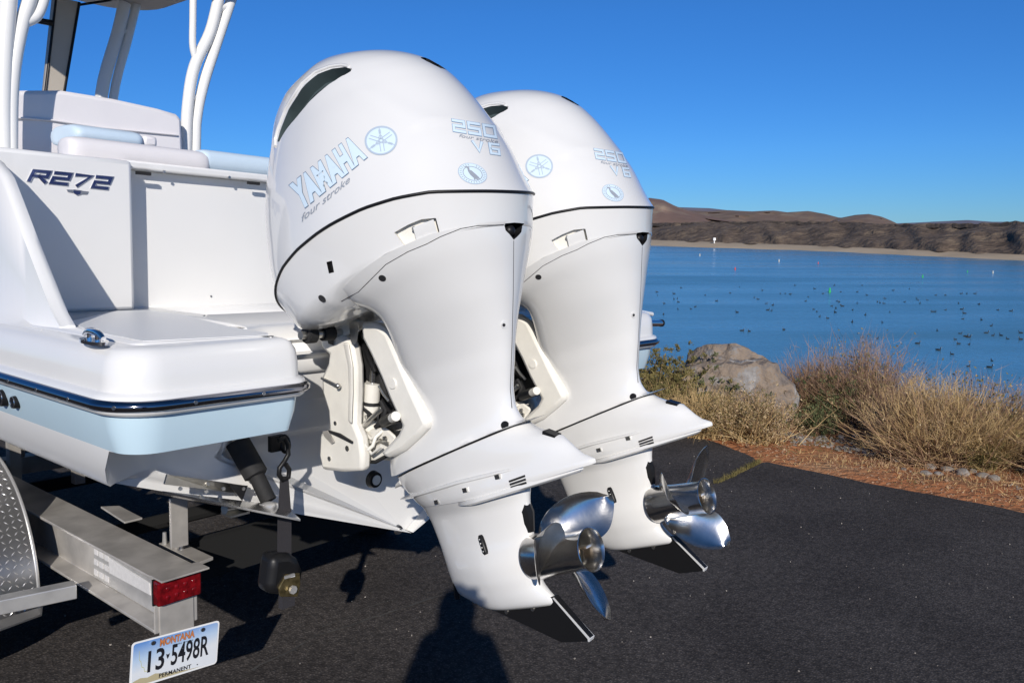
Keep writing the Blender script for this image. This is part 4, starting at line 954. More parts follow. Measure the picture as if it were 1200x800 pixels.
# starboard quarter rails seen past the second motor
for a, b, r_, m_ in (((748, 378.5), (775, 378.5), .016, CHROME), ((748, 365), (764, 368), .010, GEL)):
    A_ = Vector(at_y(*a, 1.93)); B_2 = Vector(at_y(*b, 1.93)); q = MB(); q.tube([A_ - (B_2 - A_) * 1.5, B_2], r_, 14); part('grab_rail', q, m_, boat, 50)
A_ = Vector(at_y(774, 378.5, 1.93)); q = MB(); q.tube([A_, A_ + Vector((.012, 0, 0))], .018, 12); part('rail_cap', q, BLACK, boat, 50)

# leaning post module and T-top
sm = MB(); prof_ = [(1.30, .655), (1.46, .674), (1.66, .708), (1.9, .708), (2.12, .695), (2.22, .682), (2.248, .66), (2.252, .50), (2.252, -.32), (1.30, -.32)]
sm.prism([(x, 4.1, z) for x, z in prof_], (0, .42, 0)); seat = part('leaning_post', sm, VINYL, boat, 30, bevel=.02)
q = MB(); q.tube([at_y(14, 138, 4.094), at_y(60, 141, 4.094), at_y(120, 150, 4.094), at_y(208, 158.5, 4.094)], .006, 6); part('piping', q, VINYL, seat, 60)
q = MB(); round_pad(q, float(at_y(74, 160, 3.7)[0]), float(at_y(156, 163, 3.7)[0]), 3.72, float(at_y(100, 161, 3.7)[2]), .14, .045, .04, 16); part('rear_cushion', q, VINYLB, boat, 60)
q = MB(); q.box((float(at_y(164, 164, 3.7)[0]), 3.7, float(at_y(164, 165, 3.7)[2]) - .01), (.065, .2, .05)); part('cushion_end', q, VINYL, boat, 40, bevel=.015)
q = MB(); q.box((1.72, 3.78, -.02), (.95, .36, .78)); part('live_well', q, GEL, boat, 40, bevel=.03)
top = thing_top = None
HT = MB(); hp_ = []
def rrect(x0, x1, y0, y1, r): return [p for c in (arc(x1 - r, y0 + r, r, -90, 0, 6), arc(x1 - r, y1 - r, r, 0, 90, 6), arc(x0 + r, y1 - r, r, 90, 180, 6), arc(x0 + r, y0 + r, r, 180, 270, 6)) for p in c]
c_ = at_z(158, 13.5, 1.50); XE, YE = float(c_[0]) + .09, float(c_[1]) + .08
HT.loft([[(x, y, z + .0) for x, y in rrect(1.25 - g, XE + g, 3.9 - g, YE + g, .30)] for g, z in ((-.05, 1.49), (-.015, 1.50), (0, 1.53), (-.01, 1.565), (-.06, 1.585))]); ht = part('hardtop', HT, TAUPE, boat, 40)
def tubey(name, pxs, y, r, m=POWDER, parent=boat, ys=None, flat=None):
    q = MB(); P = [Vector(at_y(a, b, (ys[i] if ys else y))) for i, (a, b) in enumerate(pxs)]
    out = []
    for i in range(len(P) - 1):
        p0 = P[max(0, i - 1)]; p1 = P[i]; p2 = P[i + 1]; p3 = P[min(len(P) - 1, i + 2)]
        for j in range(5): t = j / 5; out.append(.5 * ((2 * p1) + (p2 - p0) * t + (2 * p0 - 5 * p1 + 4 * p2 - p3) * t * t + (3 * p1 - p0 - 3 * p2 + p3) * t ** 3))
    out.append(P[-1]); q.tube(out, r, 14); return part(name, q, m, parent, 60)
tubey('top_leg', [(6, 400), (3.5, 171), (3.5, 110), (6, 50), (10, 0), (14, -45)], 3.93, .034)
tubey('top_leg', [(14, 400), (12.5, 171), (15, 90), (25, 32), (35, 0), (46, -42)], 3.93, .028)
tubey('top_leg', [(217, 330), (218, 174), (220.5, 120), (228, 78), (246, 39), (256, 0), (263, -30)], 4.2, .030)
tubey('top_leg', [(227, 330), (229, 175), (231, 135), (239.5, 96), (254, 51), (270, 3), (280, -28)], 4.2, .028)
tubey('top_brace', [(231, 74), (226, 55), (226, 25), (226.5, -5), (228, -25)], 4.2, .018); tubey('top_brace', [(28, 27), (42, 20), (50, 4), (53, -12), (55, -35)], 3.93, .022)
tubey('top_rung', [(221, 117), (234, 112)], 4.2, .012); tubey('top_rung', [(253, 10), (268, 9)], 4.2, .02)
tubey('front_leg', [(118, 200), (119, 111), (138, 39), (146, 4)], 5.2, .036); tubey('front_leg', [(130, 200), (133, 114), (150, 45), (160, 5)], 5.2, .026); tubey('top_rung', [(134, 38), (150, 37)], 5.2, .015)
# windscreen: beige corner pillar, two panes edged in black
def pane(pxs, y, name='windscreen_pane'):
    q = MB(); q.prism([Vector(at_y(a, b, y)) for a, b in pxs], (0, .005, 0)); o = part(name, q, GLASS, boat, 0)
    return o
WY = 5.25
q = MB(); q.prism([Vector(at_y(a, b, WY)) for a, b in ((64, -4), (93, 2), (73.5, 130), (50, 130))], (0, .05, 0)); part('windscreen_pillar', q, TAUPE, boat, 0, bevel=.008)
p1 = pane([(14, -4), (64, -4), (50, 130), (8, 130)], WY + .02)
def edge(pxs, y, r, parent): q = MB(); q.tube([Vector(at_y(a, b, y)) for a, b in pxs], r, 6); part('pane_edging', q, BLACK, parent, 60)
edge([(66, -4), (50.5, 130)], WY - .003, .007, p1); edge([(32, 22), (61.5, 27.5)], WY + .0, .018, p1)
p2 = pane([(94, 4), (136, -2), (120, 130), (72, 130)], WY + .02)
edge([(93, 3), (72.5, 125)], WY - .003, .008, p2); edge([(93, 6), (136, -.5)], WY - .002, .008, p2)
q = MB(); q.prism([Vector(at_y(a, b, WY)) for a, b in ((8, 115), (130, 128), (130, 300), (8, 300))], (0, .06, 0)); part('console', q, GEL, boat, 0)

# ------------------------------------------------------------------ trailer
TX = 1.242
tr = thing('boat_trailer', 'aluminium boat trailer with diamond plate fender and red tail light under the boat', 'boat trailer', (BC, 3.0, G))
def ibeam(x, y0, y1, sgn, z1=-1.062):
    q = MB(); h = .188; w = .150; xo = x; prof = [(0, 0), (w, 0), (w, -.010), (w - .062, -.016), (w - .062, -h + .016), (w, -h + .010), (w, -h), (0, -h), (0, -h + .010), (.058, -h + .018), (.058, -.018), (0, -.010)]
    q.loft([[(xo + sgn * a, y, z1 + b) for a, b in prof] for y in (y0, y1)]); return part('frame_rail', q, ALU, tr, 20, bevel=.002)
fr = ibeam(TX, 2.50, 7.6, 1); ibeam(2 * BC - TX, 2.50, 7.6, -1)
def boxp(name, c, d, m=ALU, parent=tr, rot=None, bev=.003): q = MB(); q.box(c, d, rot); return part(name, q, m, parent, 0, bevel=bev)
# web plate carrying the reflective strip, end cap
boxp('web_plate', (TX + .055, 2.78, -1.155), (.006, .54, .150), ALU2)
def on_web(name, a, b, c, d, m, off=.0, parent=tr):
    q = MB(); P = [Vector(at_x(*p, TX + .050 - off)) for p in (a, b, c, d)]; q.prism(P, (.002, 0, 0)); return part(name, q, m, parent, 0)
on_web('reflective_strip', (127, 653), (175, 683), (176, 697), (128, 671), REFL)
q = MB()
for r_ in range(4):
    for c in range(3):
        a = Vector((110 + c * 6.2, 642 + r_ * 12 + c * 3.5)); P = [Vector(at_x(a.x + u, a.y + v, TX + .0495)) for u, v in ((0, 0), (4.5, 2.6), (4.5, 9), (0, 6.5))]; q.prism(P, (.002, 0, 0))
part('reflector_chequer', q, REFL, tr, 0, kind='stuff')
boxp('end_cap', (TX + .075, 2.497, -1.158), (.15, .006, .19), ALU)
boxp('end_lip', (TX + .078, 2.47, -1.058), (.165, .075, .006), ALU, bev=.001)
q = MB(); q.box((TX + .072, 2.478, -1.110), (.150, .036, .082)); tl = part('tail_light', q, RED, tr, 0, bevel=.006)
q = MB(); q.box((TX + .0725, 2.493, -1.110), (.156, .006, .088)); part('light_base', q, BLACK, tl, 0)
for i in range(4):
    for j in range(2): q = MB(); q.ball((TX + .03 + i * .03, 2.4595, -1.098 - j * .028), .0075, 6, sc=(1, .25, 1)); part('lamp_lens', q, RED, tl, 60)
boxp('plate_bracket', (TX + .075, 2.492, -1.225), (.12, .005, .17), ALU)
# licence plate
PR = Matrix.Rotation(R(5.0), 3, 'Y'); PO = Vector((1.3075, 2.482, -1.3375))
lp = MB(); ol = rrect(-.1525, .1525, -.076, .076, .012); lp.prism([PO + PR @ Vector((x, 0, z)) for x, z in ol], (0, .002, 0))
def plate_sky():
    m = bpy.data.materials.new('printed plate face'); m.use_nodes = True; t = m.node_tree; b = t.nodes['Principled BSDF']; b.inputs['Roughness'].default_value = .4
    tc = t.nodes.new('ShaderNodeTexCoord'); sx = t.nodes.new('ShaderNodeSeparateXYZ'); r = t.nodes.new('ShaderNodeValToRGB'); t.links.new(tc.outputs['Generated'], sx.inputs[0]); t.links.new(sx.outputs[2], r.inputs[0])
    r.color_ramp.elements[0].position = .40; r.color_ramp.elements[0].color = (.74, .77, .80, 1); r.color_ramp.elements[1].position = 1; r.color_ramp.elements[1].color = (.10, .26, .62, 1)
    e = r.color_ramp.elements.new(.66); e.color = (.48, .62, .80, 1); t.links.new(r.outputs[0], b.inputs['Base Color']); return m
plate = part('licence_plate', lp, WHITE, tr, 0)
q = MB(); q.prism([PO + PR @ Vector((x, -.0006, z)) for x, z in rrect(-.147, .147, -.0705, .0705, .009)], (0, .0004, 0)); part('plate_face', q, plate_sky(), plate, 0)
def on_plate(name, vf, x0, x1, z0, z1, m, off, thick=.0006):
    v = normed(vf[0]); P = [PO + PR @ Vector((x0 + (x1 - x0) * p.x, -off, z0 + (z1 - z0) * p.y)) for p in v]
    q = MB(); q.add(P, vf[1]); part(name, q, m, plate, 0, fix=False)
HILLP = mat('printed hills', (.48, .42, .26), .5); ORG_ = mat('orange print', (.62, .22, .07), .5); BLK = mat('black print', (.015, .015, .02), .4)
on_plate('hill_print', ([Vector(p) for p in ((0, .7), (.1, .95), (.2, .75), (.3, 1), (.45, .6), (.6, .35), (.8, .12), (1, 0), (0, 0))], [(0, 1, 2, 3, 4, 5, 6, 7, 8)]), -.143, .10, -.069, -.045, HILLP, .0010)
on_plate('state_name', font_text('MONTANA', .05, 0, 1.0), -.060, .062, .040, .066, BLK, .0011); on_plate('state_name', font_text('MONTANA', .025, 0, 1.04), -.059, .061, .041, .065, ORG_, .0014)
on_plate('motto', font_text('Big Sky Country', .01), -.012, .058, .029, .036, BLK, .0012)
on_plate('plate_number', font_text('13', .018), -.097, -.041, -.036, .036, BLK, .0012); on_plate('plate_number', font_text('5498R', .018), -.018, .117, -.036, .036, BLK, .0012)
on_plate('plate_mark', ([Vector(p) for p in ((0, 1), (.5, .8), (1, 1), (.75, .35), (.45, 0), (.2, .4))], [(0, 1, 2, 3, 4, 5)]), -.036, -.023, -.008, .010, BLK, .0012)
on_plate('plate_word', font_text('PERMANENT', .03, 0, 1.05), -.056, .056, -.064, -.050, BLK, .0013)
on_plate('outline_print', strokes([([(0, 1), (.05, .6), (.2, .5), (.3, .25), (.5, .2), (.6, 0), (1, 0)], 0)], .03), -.128, -.09, -.03, .045, mat('yellow print', (.55, .55, .25), .5), .0010)
for x in (-.085, .088): q = MB(); q.disc(PO + PR @ Vector((x, -.001, .060)), (0, -1, 0), .007, .005, 10); part('plate_screw', q, STEEL, plate)
q = MB(); q.disc(PO + PR @ Vector((.078, -.001, -.058)), (0, -1, 0), .002, .001, 8); part('plate_screw', q, BLK, plate)
# fender of diamond plate over the wheels
FC, FR = (3.74, -1.33), .505
def diamond():
    m = mat('diamond plate aluminium', (.55, .54, .53), .28, .9, vary=.25, vscale=7); return m
DIA = diamond()
def fender(sgn, x0):
    th = [R(190 - 10 * i) for i in range(0, 11)]
    pr = [(FC[0] + FR * math.cos(R(a)), FC[1] + FR * math.sin(R(a))) for a in np.linspace(184, 95, 24)] + [(4.7, FC[1] + FR), (5.0, FC[1] + FR)] + [(4.75 + FR * math.cos(R(a)) , FC[1] + FR * math.sin(R(a))) for a in np.linspace(60, -4, 14)]
    q = MB(); w = .32; xa, xb = x0, x0 + sgn * w
    q.loft([[(xa, y, z), (xb, y, z), (xb, y * 1 + (FC[0] - y) * .015, z - .006), (xa, y + (FC[0] - y) * .015, z - .006)] for y, z in pr]); o = part('fender', q, DIA, tr, 40)
    return o, pr
fo, fpr = fender(1, .85); fender(-1, 2 * BC - .85)
q = MB(); pr2 = fpr[:24]; cum = 0; rows = []
L_ = [0]
for i in range(23): L_.append(L_[-1] + math.dist(pr2[i], pr2[i + 1]))
for r_ in range(32):
    s_ = .012 + r_ * .0238
    if s_ > L_[-1]: break
    y = float(np.interp(s_, L_, [p[0] for p in pr2])); z = float(np.interp(s_, L_, [p[1] for p in pr2])); y2 = float(np.interp(s_ + .01, L_, [p[0] for p in pr2])); z2_ = float(np.interp(s_ + .01, L_, [p[1] for p in pr2]))
    t = Vector((0, y2 - y, z2_ - z)).normalized(); nn = Vector((0, y - FC[0], z - FC[1])).normalized()
    for c in range(13):
        u = (Vector((1, 0, 0)) + t * (1 if (r_ + c) % 2 else -1)).normalized(); v = nn.cross(u); p = Vector((.862 + c * .0238 + (.0 if r_ % 2 else .0), y, z)) + nn * .0002
        q.add([p - u * .010, p + v * .0028, p + u * .010, p - v * .0028, p + nn * .0022 - u * .003, p + nn * .0022 + u * .003], [(0, 3, 4), (3, 5, 4), (3, 2, 5), (2, 1, 5), (1, 4, 5), (1, 0, 4)])
part('tread_pattern', q, ALU2, fo, 0, kind='stuff', fix=False)
q = MB(); q.tube([(1.17, y, z) for y, z in fpr[:24]], .006, 6); part('fender_rim', q, ALU2, fo, 60)
for sgn, x0 in ((1, .88), (-1, 2 * BC - .88 - .22)):
    for yc in (3.74, 4.75):
        q = MB(); RR = [(.0, .20), (.0, .33), (.02, .368), (.06, .378), (.16, .378), (.20, .368), (.22, .33), (.22, .20)]
        q.loft([[(x0 + a, yc + r_ * math.cos(2 * math.pi * k / 40), -1.322 + r_ * math.sin(2 * math.pi * k / 40)) for k in range(40)] for a, r_ in RR], False, False)
        wh = part('wheel', q, RUBBER, tr, 50)
        q = MB(); q.loft([[(x0 + a, yc + r_ * math.cos(2 * math.pi * k / 30), -1.322 + r_ * math.sin(2 * math.pi * k / 30)) for k in range(30)] for a, r_ in ((.0, .20), (.05, .19), (.05, .08), (.02, .06), (.17, .06), (.18, .19), (.22, .20))]); part('rim', q, ALU2, wh, 40)
# fender step arm, diamond plate step
a = Vector(at_z(-40, 708, -1.185)); b = Vector(at_z(88, 682, -1.185))
q = MB(); d_ = (b - a).normalized(); s_ = Vector((-d_.y, d_.x, 0)) * .028; q.prism([a - s_, b - s_, b + s_, a + s_], (0, 0, -.05)); part('fender_arm', q, ALU2, tr, 0, bevel=.003)
P = [Vector(at_z(px, py, -1.27)) for px, py in ((-30, 735), (50, 710), (49, 719), (-30, 748))]; q = MB(); q.prism(P, (0, 0, -.006)); part('step', q, DIA, tr, 0)
# cross members, bunk posts, bunks
xm = boxp('cross_member', (BC, 6.6, -1.29), (1.55, .10, .10), ALU); boxp('cross_member', (BC, 5.2, -1.29), (1.55, .10, .10), ALU)
def post(px0, py0, px1, py1, y, w):
    a = Vector(at_y(px0, py0, y)); b = Vector(at_y(px1, py1, y)); q = MB(); q.box(((a.x + b.x) / 2, y, (a.z + b.z) / 2), (w, .012, abs(a.z - b.z))); return part('bunk_post', q, ALU, tr, 0, bevel=.002)
pst = post(208, 582, 211, 640, 2.72, .065)
P = [Vector(at_z(px, py, -1.10)) for px, py in ((186, 636), (205, 631), (250, 652), (232, 659))]; q = MB(); q.prism(P, (0, 0, -.012)); part('post_foot', q, ALU, tr, 0, bevel=.002)
for px, py in ((193, 634), (206, 638), (212, 640)): c = Vector(at_z(px, py, -1.09)); q = MB(); q.tube([c - Vector((0, 0, .01)), c + Vector((0, 0, .035))], [.009, .007], 8); part('bolt', q, ALU2, pst)
P = [Vector(at_z(px, py, -1.02)) for px, py in ((118, 593), (140, 592), (167, 606), (146, 611))]; q = MB(); q.prism(P, (0, 0, -.008)); part('bracket_plate', q, ALU, tr, 0, bevel=.002)
for x_ in (1.50, 1.80, 2 * BC - 1.50, 2 * BC - 1.80):
    zt = -1.06 + (abs(x_ - BC)) * .40 - .02; q = MB(); q.box((x_, 4.35, zt - .035), (.10, 3.5, .05), Matrix.Rotation(-.38 * (1 if x_ > BC else -1), 3, 'Y')); part('bunk', q, CARPET, tr, 0, bevel=.004)
    for y_ in (4.4, 5.2): q = MB(); q.box((x_, y_, (zt - .06 - 1.24) / 2), (.05, .05, abs(zt - .06 + 1.24))); part('bunk_post', q, ALU, tr, 0)
q = MB(); q.box((BC + .0, 2.82, -1.18), (1.26, .04, .16)); part('rear_board', q, CARPET, tr, 0)
q = MB(); q.box((BC, 8.4, -1.15), (.1, 3.0, .1)); part('tongue', q, ALU, tr, 0); q = MB(); q.tube([(BC, 9.6, -1.15), (BC, 9.6, G)], .03, 10); part('jack', q, ALU, tr)
for s_ in (-1, 1):
    q = MB(); a = Vector((BC + s_ * .75, 7.55, -1.15)); b = Vector((BC, 8.6, -1.15)); q.tube([a, b], .05, 8); part('tongue_arm', q, ALU, tr)
q = MB(); q.tube([(1.0, 3.74, -1.322), (3.1, 3.74, -1.322)], .035, 10); part('axle', q, CARPET, tr); q = MB(); q.tube([(1.0, 4.75, -1.322), (3.1, 4.75, -1.322)], .035, 10); part('axle', q, CARPET, tr)

# ------------------------------------------------------------------ tie-down strap
SY = 2.06
def sp(px, py, y=SY): return Vector(at_y(px, py, y))
st = thing('tie_down_strap', 'black tie-down strap with hook and ratchet running from the stern eye to the trailer', 'strap', tuple(sp(335, 700)))
q = MB(); zc = [(326, 516), (333, 513), (337, 520), (338, 532), (333, 541), (327.5, 548), (327, 556), (331, 562), (338, 559), (339, 550), (335, 544)]
q.tube([sp(a, b, SY + .0) for a, b in zc], .0075, 10); part('hook', q, BLACK, st, 60)
q = MB(); q.prism([sp(a, b) for a, b in ((329, 558), (338, 558), (341, 596), (327, 596))], (0, .004, 0)); q.prism([sp(a, b) for a, b in ((326, 596), (341.5, 596), (341.5, 655), (325.5, 655))], (0, .003, 0)); part('webbing', q, WEB, st, 0)
q = MB(); zz6 = [zz(a, b) for a, b in ((430, 590), (470, 583), (500, 583), (528, 600), (545, 640), (540, 690), (520, 715), (480, 735), (412, 727), (418, 690), (425, 640))]
q.prism([sp(a, b, SY - .03) for a, b in zz6], (0, .075, 0)); rt = part('ratchet', q, BLACK, st, 40, bevel=.022)
q = MB(); q.prism([sp(*zz(a, b), SY - .037) for a, b in ((452, 705), (480, 655), (528, 650), (530, 690), (520, 735), (458, 735))], (0, .008, 0)); part('ratchet_plate', q, BRASS, rt, 0, bevel=.002)
q = MB(); c = sp(*zz(500, 708), SY - .04); q.disc(c, (0, -1, 0), .013, .008, 8); part('ratchet_gear', q, ALU2, rt, 0); q = MB(); q.box(sp(*zz(490, 660), SY - .04), (.034, .006, .008)); part('ratchet_bar', q, ALU2, rt, 0)
q = MB(); q.prism([sp(*zz(a, b), SY - .042) for a, b in ((483, 660), (510, 655), (510, 662), (484, 668))], (0, .002, 0)); part('ratchet_label', q, WHITE, rt, 0)
q = MB(); q.box(sp(336, 703), (.045, .02, .04)); part('strap_end', q, WEB, st, 0)

# ------------------------------------------------------------------ vegetation, stones, boulder on the shoulder
rng = np.random.default_rng(11)
def gpos(px, py):
    z = G - .1
    for _ in range(4): p = at_z(px, py, z); z = ground_z(p[0], p[1])
    return Vector((p[0], p[1], z))
def strips(base, dirs, lens, w, bend, seg=3):
    """many thin tapered blades; arrays in, vertex and face lists out"""
    n = len(base); vs = np.zeros((n, seg * 2 + 1, 3)); side = np.cross(dirs, rng.normal(size=(n, 3))); side /= np.linalg.norm(side, axis=1)[:, None] + 1e-9
    for k in range(seg + 1):
        t = k / seg; c = base + dirs * (lens * t)[:, None] + bend * (t * t)[:, None] if hasattr(t, 'shape') else base + dirs * (lens * t)[:, None] + bend * (t * t)
        if k < seg: vs[:, 2 * k] = c + side * (w * (1 - t * .75))[:, None] / 2; vs[:, 2 * k + 1] = c - side * (w * (1 - t * .75))[:, None] / 2
        else: vs[:, 2 * k] = c
    m = seg * 2 + 1; fs = []
    pat = [(2 * k, 2 * k + 1, 2 * k + 3, 2 * k + 2) for k in range(seg - 1)] + [(2 * seg - 2, 2 * seg - 1, 2 * seg)]
    for i in range(n):
        o = i * m
        for f in pat: fs.append(tuple(a + o for a in f))
    return vs.reshape(-1, 3), fs
def fast_mesh(name, vs, fs, m, parent=None, org=(0, 0, 0)):
    me = bpy.data.meshes.new(name); me.from_pydata((np.asarray(vs) - np.asarray(org)).tolist(), [], fs); me.materials.append(m); me.update()
    o = bpy.data.objects.new(name, me); COL.objects.link(o)
    if parent is not None: o.parent = parent; o['kind'] = 'stuff'
    return o
def fan(n, R_, flat=.35, lean=(0, 0)):
    a = rng.uniform(0, 2 * np.pi, n); e = np.clip(rng.normal(1.0, flat, n), .12, 1.5)
    d = np.stack([np.cos(a) * np.cos(e) + lean[0], np.sin(a) * np.cos(e) + lean[1], np.sin(e)], 1); return d / np.linalg.norm(d, axis=1)[:, None]
def leaves(c, size, up=.4):
    n = len(c); d = rng.normal(size=(n, 3)); d[:, 2] = np.abs(d[:, 2]) + up; d /= np.linalg.norm(d, axis=1)[:, None]
    s_ = np.cross(d, rng.normal(size=(n, 3))); s_ /= np.linalg.norm(s_, axis=1)[:, None] + 1e-9; L = size * rng.uniform(.6, 1.4, n)[:, None]
    vs = np.stack([c, c + d * L * .5 + s_ * L * .22, c + d * L, c + d * L * .5 - s_ * L * .22], 1).reshape(-1, 3)
    return vs, [(4 * i, 4 * i + 1, 4 * i + 2, 4 * i + 3) for i in range(n)]
def plant(name, label, cat, px, py, H, Rr, kind, n=500, group=None, lean=(0, 0), mats_=None, leafn=0, leafm=None, seedn=0, leafs=.03, pos=None, flat=.35, w0=.006):
    p = pos if pos is not None else gpos(px, py); t = thing(name, label, cat, tuple(p), group); P0 = np.array(p)
    k = int(n); off = rng.normal(size=(k, 3)) * Rr * .22; off[:, 2] = 0
    d = fan(k, Rr, flat, lean); L = H * rng.uniform(.45, 1.08, k) * (0.62 + .38 * d[:, 2])
    L = np.minimum(L, 1.25 * H); hor = np.hypot(d[:, 0], d[:, 1]); L = np.where(hor * L > Rr * 1.15, Rr * 1.15 / np.maximum(hor, .01), L)
    bend = np.stack([d[:, 0] * L * .25, d[:, 1] * L * .25, (-.10 if kind != 'grass' else -.28) * L * rng.uniform(.2, 1.3, k)], 1)
    base = P0 + off; vs, fs = strips(base, d, L, np.full(k, w0 * (1.25 if kind == 'twig' else 1.0)), bend, 4 if kind == 'grass' else 3)
    fast_mesh('stems' if kind != 'grass' else 'blades', vs, fs, mats_[0], t, P0)
    tips_n = int(k * (3.2 if kind == 'twig' else 1.6 if kind == 'leafy' else .6))
    idx_ = rng.integers(0, k, tips_n); tt = rng.uniform(.35, .98, tips_n)
    b2 = base[idx_] + d[idx_] * (L[idx_] * tt)[:, None] + bend[idx_] * (tt ** 2)[:, None]
    d2 = d[idx_] + rng.normal(size=(tips_n, 3)) * .45; d2[:, 2] = np.abs(d2[:, 2]) * .9 + .15; d2 /= np.linalg.norm(d2, axis=1)[:, None]
    L2 = H * rng.uniform(.08, .26, tips_n); vs, fs = strips(b2, d2, L2, np.full(tips_n, w0 * .6), rng.normal(size=(tips_n, 3)) * .02, 2)
    fast_mesh('twigs' if kind != 'grass' else 'seed_stalks', vs, fs, mats_[1 % len(mats_)], t, P0)
    tip = b2 + d2 * (L2 * rng.uniform(.2, 1, tips_n))[:, None]
    if leafn:
        ii = rng.integers(0, tips_n, leafn); c = tip[ii] + rng.normal(size=(leafn, 3)) * .012; vs, fs = leaves(c, leafs); fast_mesh('leaves', vs, fs, leafm, t, P0)
    if seedn:
        ii = rng.integers(0, tips_n, seedn); c = tip[ii] + rng.normal(size=(seedn, 3)) * .008; vs, fs = leaves(c, .022, .1); fast_mesh('seed_heads', vs, fs, SEED, t, P0)
    return t
gp = 'shrubs and dry clumps on the shoulder'
plant('shrub', 'rounded olive shrub left of the boulder, beside the far motor', 'shrub', 775, 488, .78, .42, 'leafy', 420, gp, mats_=[TWIG, OLIVE], leafn=17000, leafm=OLIVE, leafs=.030)
plant('shrub', 'low brown-green shrub behind the cavitation plate of the far motor', 'shrub', 752, 500, .62, .40, 'leafy', 360, gp, mats_=[TWIG, STRAW], leafn=8000, leafm=OLIVE, leafs=.026)
plant('grass_clump', 'straw coloured grass clump between the far motor and the seed-head bush', 'grass clump', 812, 508, .60, .40, 'grass', 1500, gp, mats_=[STRAW, STRAW], seedn=500, flat=.28, w0=.007)
plant('shrub', 'bush covered in small pale seed heads at the asphalt edge', 'shrub', 885, 516, .52, .46, 'twig', 620, gp, mats_=[STRAW, TWIG], leafn=2200, leafm=OLIVE, seedn=4200, leafs=.02)
plant('shrub', 'small pale seed-head bush just right of the cavitation plate tip', 'shrub', 845, 512, .50, .34, 'twig', 420, gp, mats_=[STRAW, STRAW], leafn=1500, leafm=OLIVE, seedn=2200, leafs=.02)
plant('shrub', 'grey-green leafy shrub growing in front of the boulder', 'shrub', 838, 489, .66, .40, 'leafy', 300, gp, mats_=[TWIG, GREEN], leafn=8000, leafm=GREEN, leafs=.034)
plant('shrub', 'second grey-green sprig at the foot of the boulder, on its right', 'shrub', 893, 478, .42, .26, 'leafy', 160, gp, mats_=[TWIG, GREEN], leafn=2200, leafm=GREEN, leafs=.034)
plant('brush', 'tangled pinkish dry brush right of the boulder, its left half dark twigs', 'brush', 955, 488, .84, .50, 'twig', 1500, gp, mats_=[TWIG, TWIG], flat=.42)
plant('brush', 'tall pinkish dry brush standing against the lake', 'brush', 1012, 496, 1.04, .50, 'twig', 1500, gp, mats_=[TWIG, PINK], leafn=1500, leafm=OLIVE, seedn=900, flat=.36)
plant('brush', 'pinkish feathery brush at the left foot of the large straw brush', 'brush', 1048, 512, .66, .30, 'twig', 700, gp, mats_=[PINK, PINK], flat=.34)
plant('shrub', 'green leafy shrub inside the dry pinkish brush', 'shrub', 985, 497, .66, .30, 'leafy', 240, gp, mats_=[TWIG, OLIVE], leafn=4200, leafm=GREEN, leafs=.028)
plant('shrub', 'low dark green creeping shrub below the dry brush', 'shrub', 955, 506, .26, .42, 'leafy', 260, gp, mats_=[TWIG, GREEN], leafn=3600, leafm=GREEN, leafs=.026, flat=.5)
plant('brush', 'big straw brown brush leaning left with long bent stems', 'brush', 1092, 540, .80, .62, 'twig', 2300, gp, lean=(.0, .12), mats_=[TWIG, STRAW], seedn=1200, flat=.42, w0=.0055)
plant('brush', 'straw brush with yellowish tops just behind the green-bottomed grass', 'brush', 1125, 533, .82, .40, 'twig', 1300, gp, mats_=[STRAW, PINK], leafn=1600, leafm=OLIVE, seedn=800, flat=.34, w0=.0055)
plant('grass_clump', 'tall straw grass clump with a fresh green base near the right edge', 'grass clump', 1150, 545, .85, .34, 'grass', 1300, gp, mats_=[STRAW, STRAW], leafn=0, flat=.17, w0=.0055)
plant('grass_clump', 'green grass tuft at the foot of the tall straw clump', 'grass clump', 1148, 549, .40, .20, 'grass', 600, gp, mats_=[OLIVE, STRAW], flat=.22, w0=.008)
plant('brush', 'dark brown brush at the right edge with small pale seed heads', 'brush', 1192, 548, .80, .44, 'twig', 1200, gp, mats_=[TWIG, TWIG], leafn=1800, leafm=OLIVE, seedn=1500)
plant('brush', 'pinkish brush on the bank by the right edge, in front of a brown rock', 'brush', 1180, 518, .72, .40, 'twig', 800, gp, mats_=[PINK, TWIG])
plant('brush', 'dry brush hidden behind the two motors', 'brush', 640, 470, .7, .5, 'twig', 600, gp, mats_=[TWIG, STRAW], leafn=1500, leafm=OLIVE)
plant('shrub', 'olive shrub hidden behind the first motor', 'shrub', 520, 450, .7, .5, 'leafy', 300, gp, mats_=[TWIG, OLIVE], leafn=3500, leafm=OLIVE)
plant('brush', 'dry brush on the shoulder beyond the right edge', 'brush', 1290, 575, .8, .5, 'twig', 900, gp, mats_=[TWIG, STRAW], seedn=600)

# boulder and the brown rock by the right edge
def rock(name, label, c, dims, seed, m, rot=0, facets=.16, sub=4, lot=True, group=None, cat='boulder'):
    bm = bmesh.new(); bmesh.ops.create_icosphere(bm, subdivisions=sub, radius=1)
    for v in bm.verts:
        p = v.co.copy(); k = 1 + facets * noise.noise(p * 1.1 + Vector((seed, 0, 0))) + .08 * noise.fractal(p * 2.5 + Vector((0, seed, 0)), 1, 2, 4)
        c1 = noise.cell_vector(p * 1.4 + Vector((seed, 5, 1))); k -= .10 * c1.x; rd = abs(noise.noise(p * 2.3 + Vector((seed, 2, 4)))); k -= .07 * max(0, 1 - rd * 9)
        v.co = Vector((p.x * dims[0], p.y * dims[1], p.z * dims[2])) * k
    q = MB(); q.add([tuple(Matrix.Rotation(rot, 3, 'Z') @ v.co + Vector(c)) for v in bm.verts], [tuple(x.index for x in f.verts) for f in bm.faces]); bm.free()
    return single(name, q, m, label, cat, loc=tuple(c), group=group, smooth=24, lot=lot)
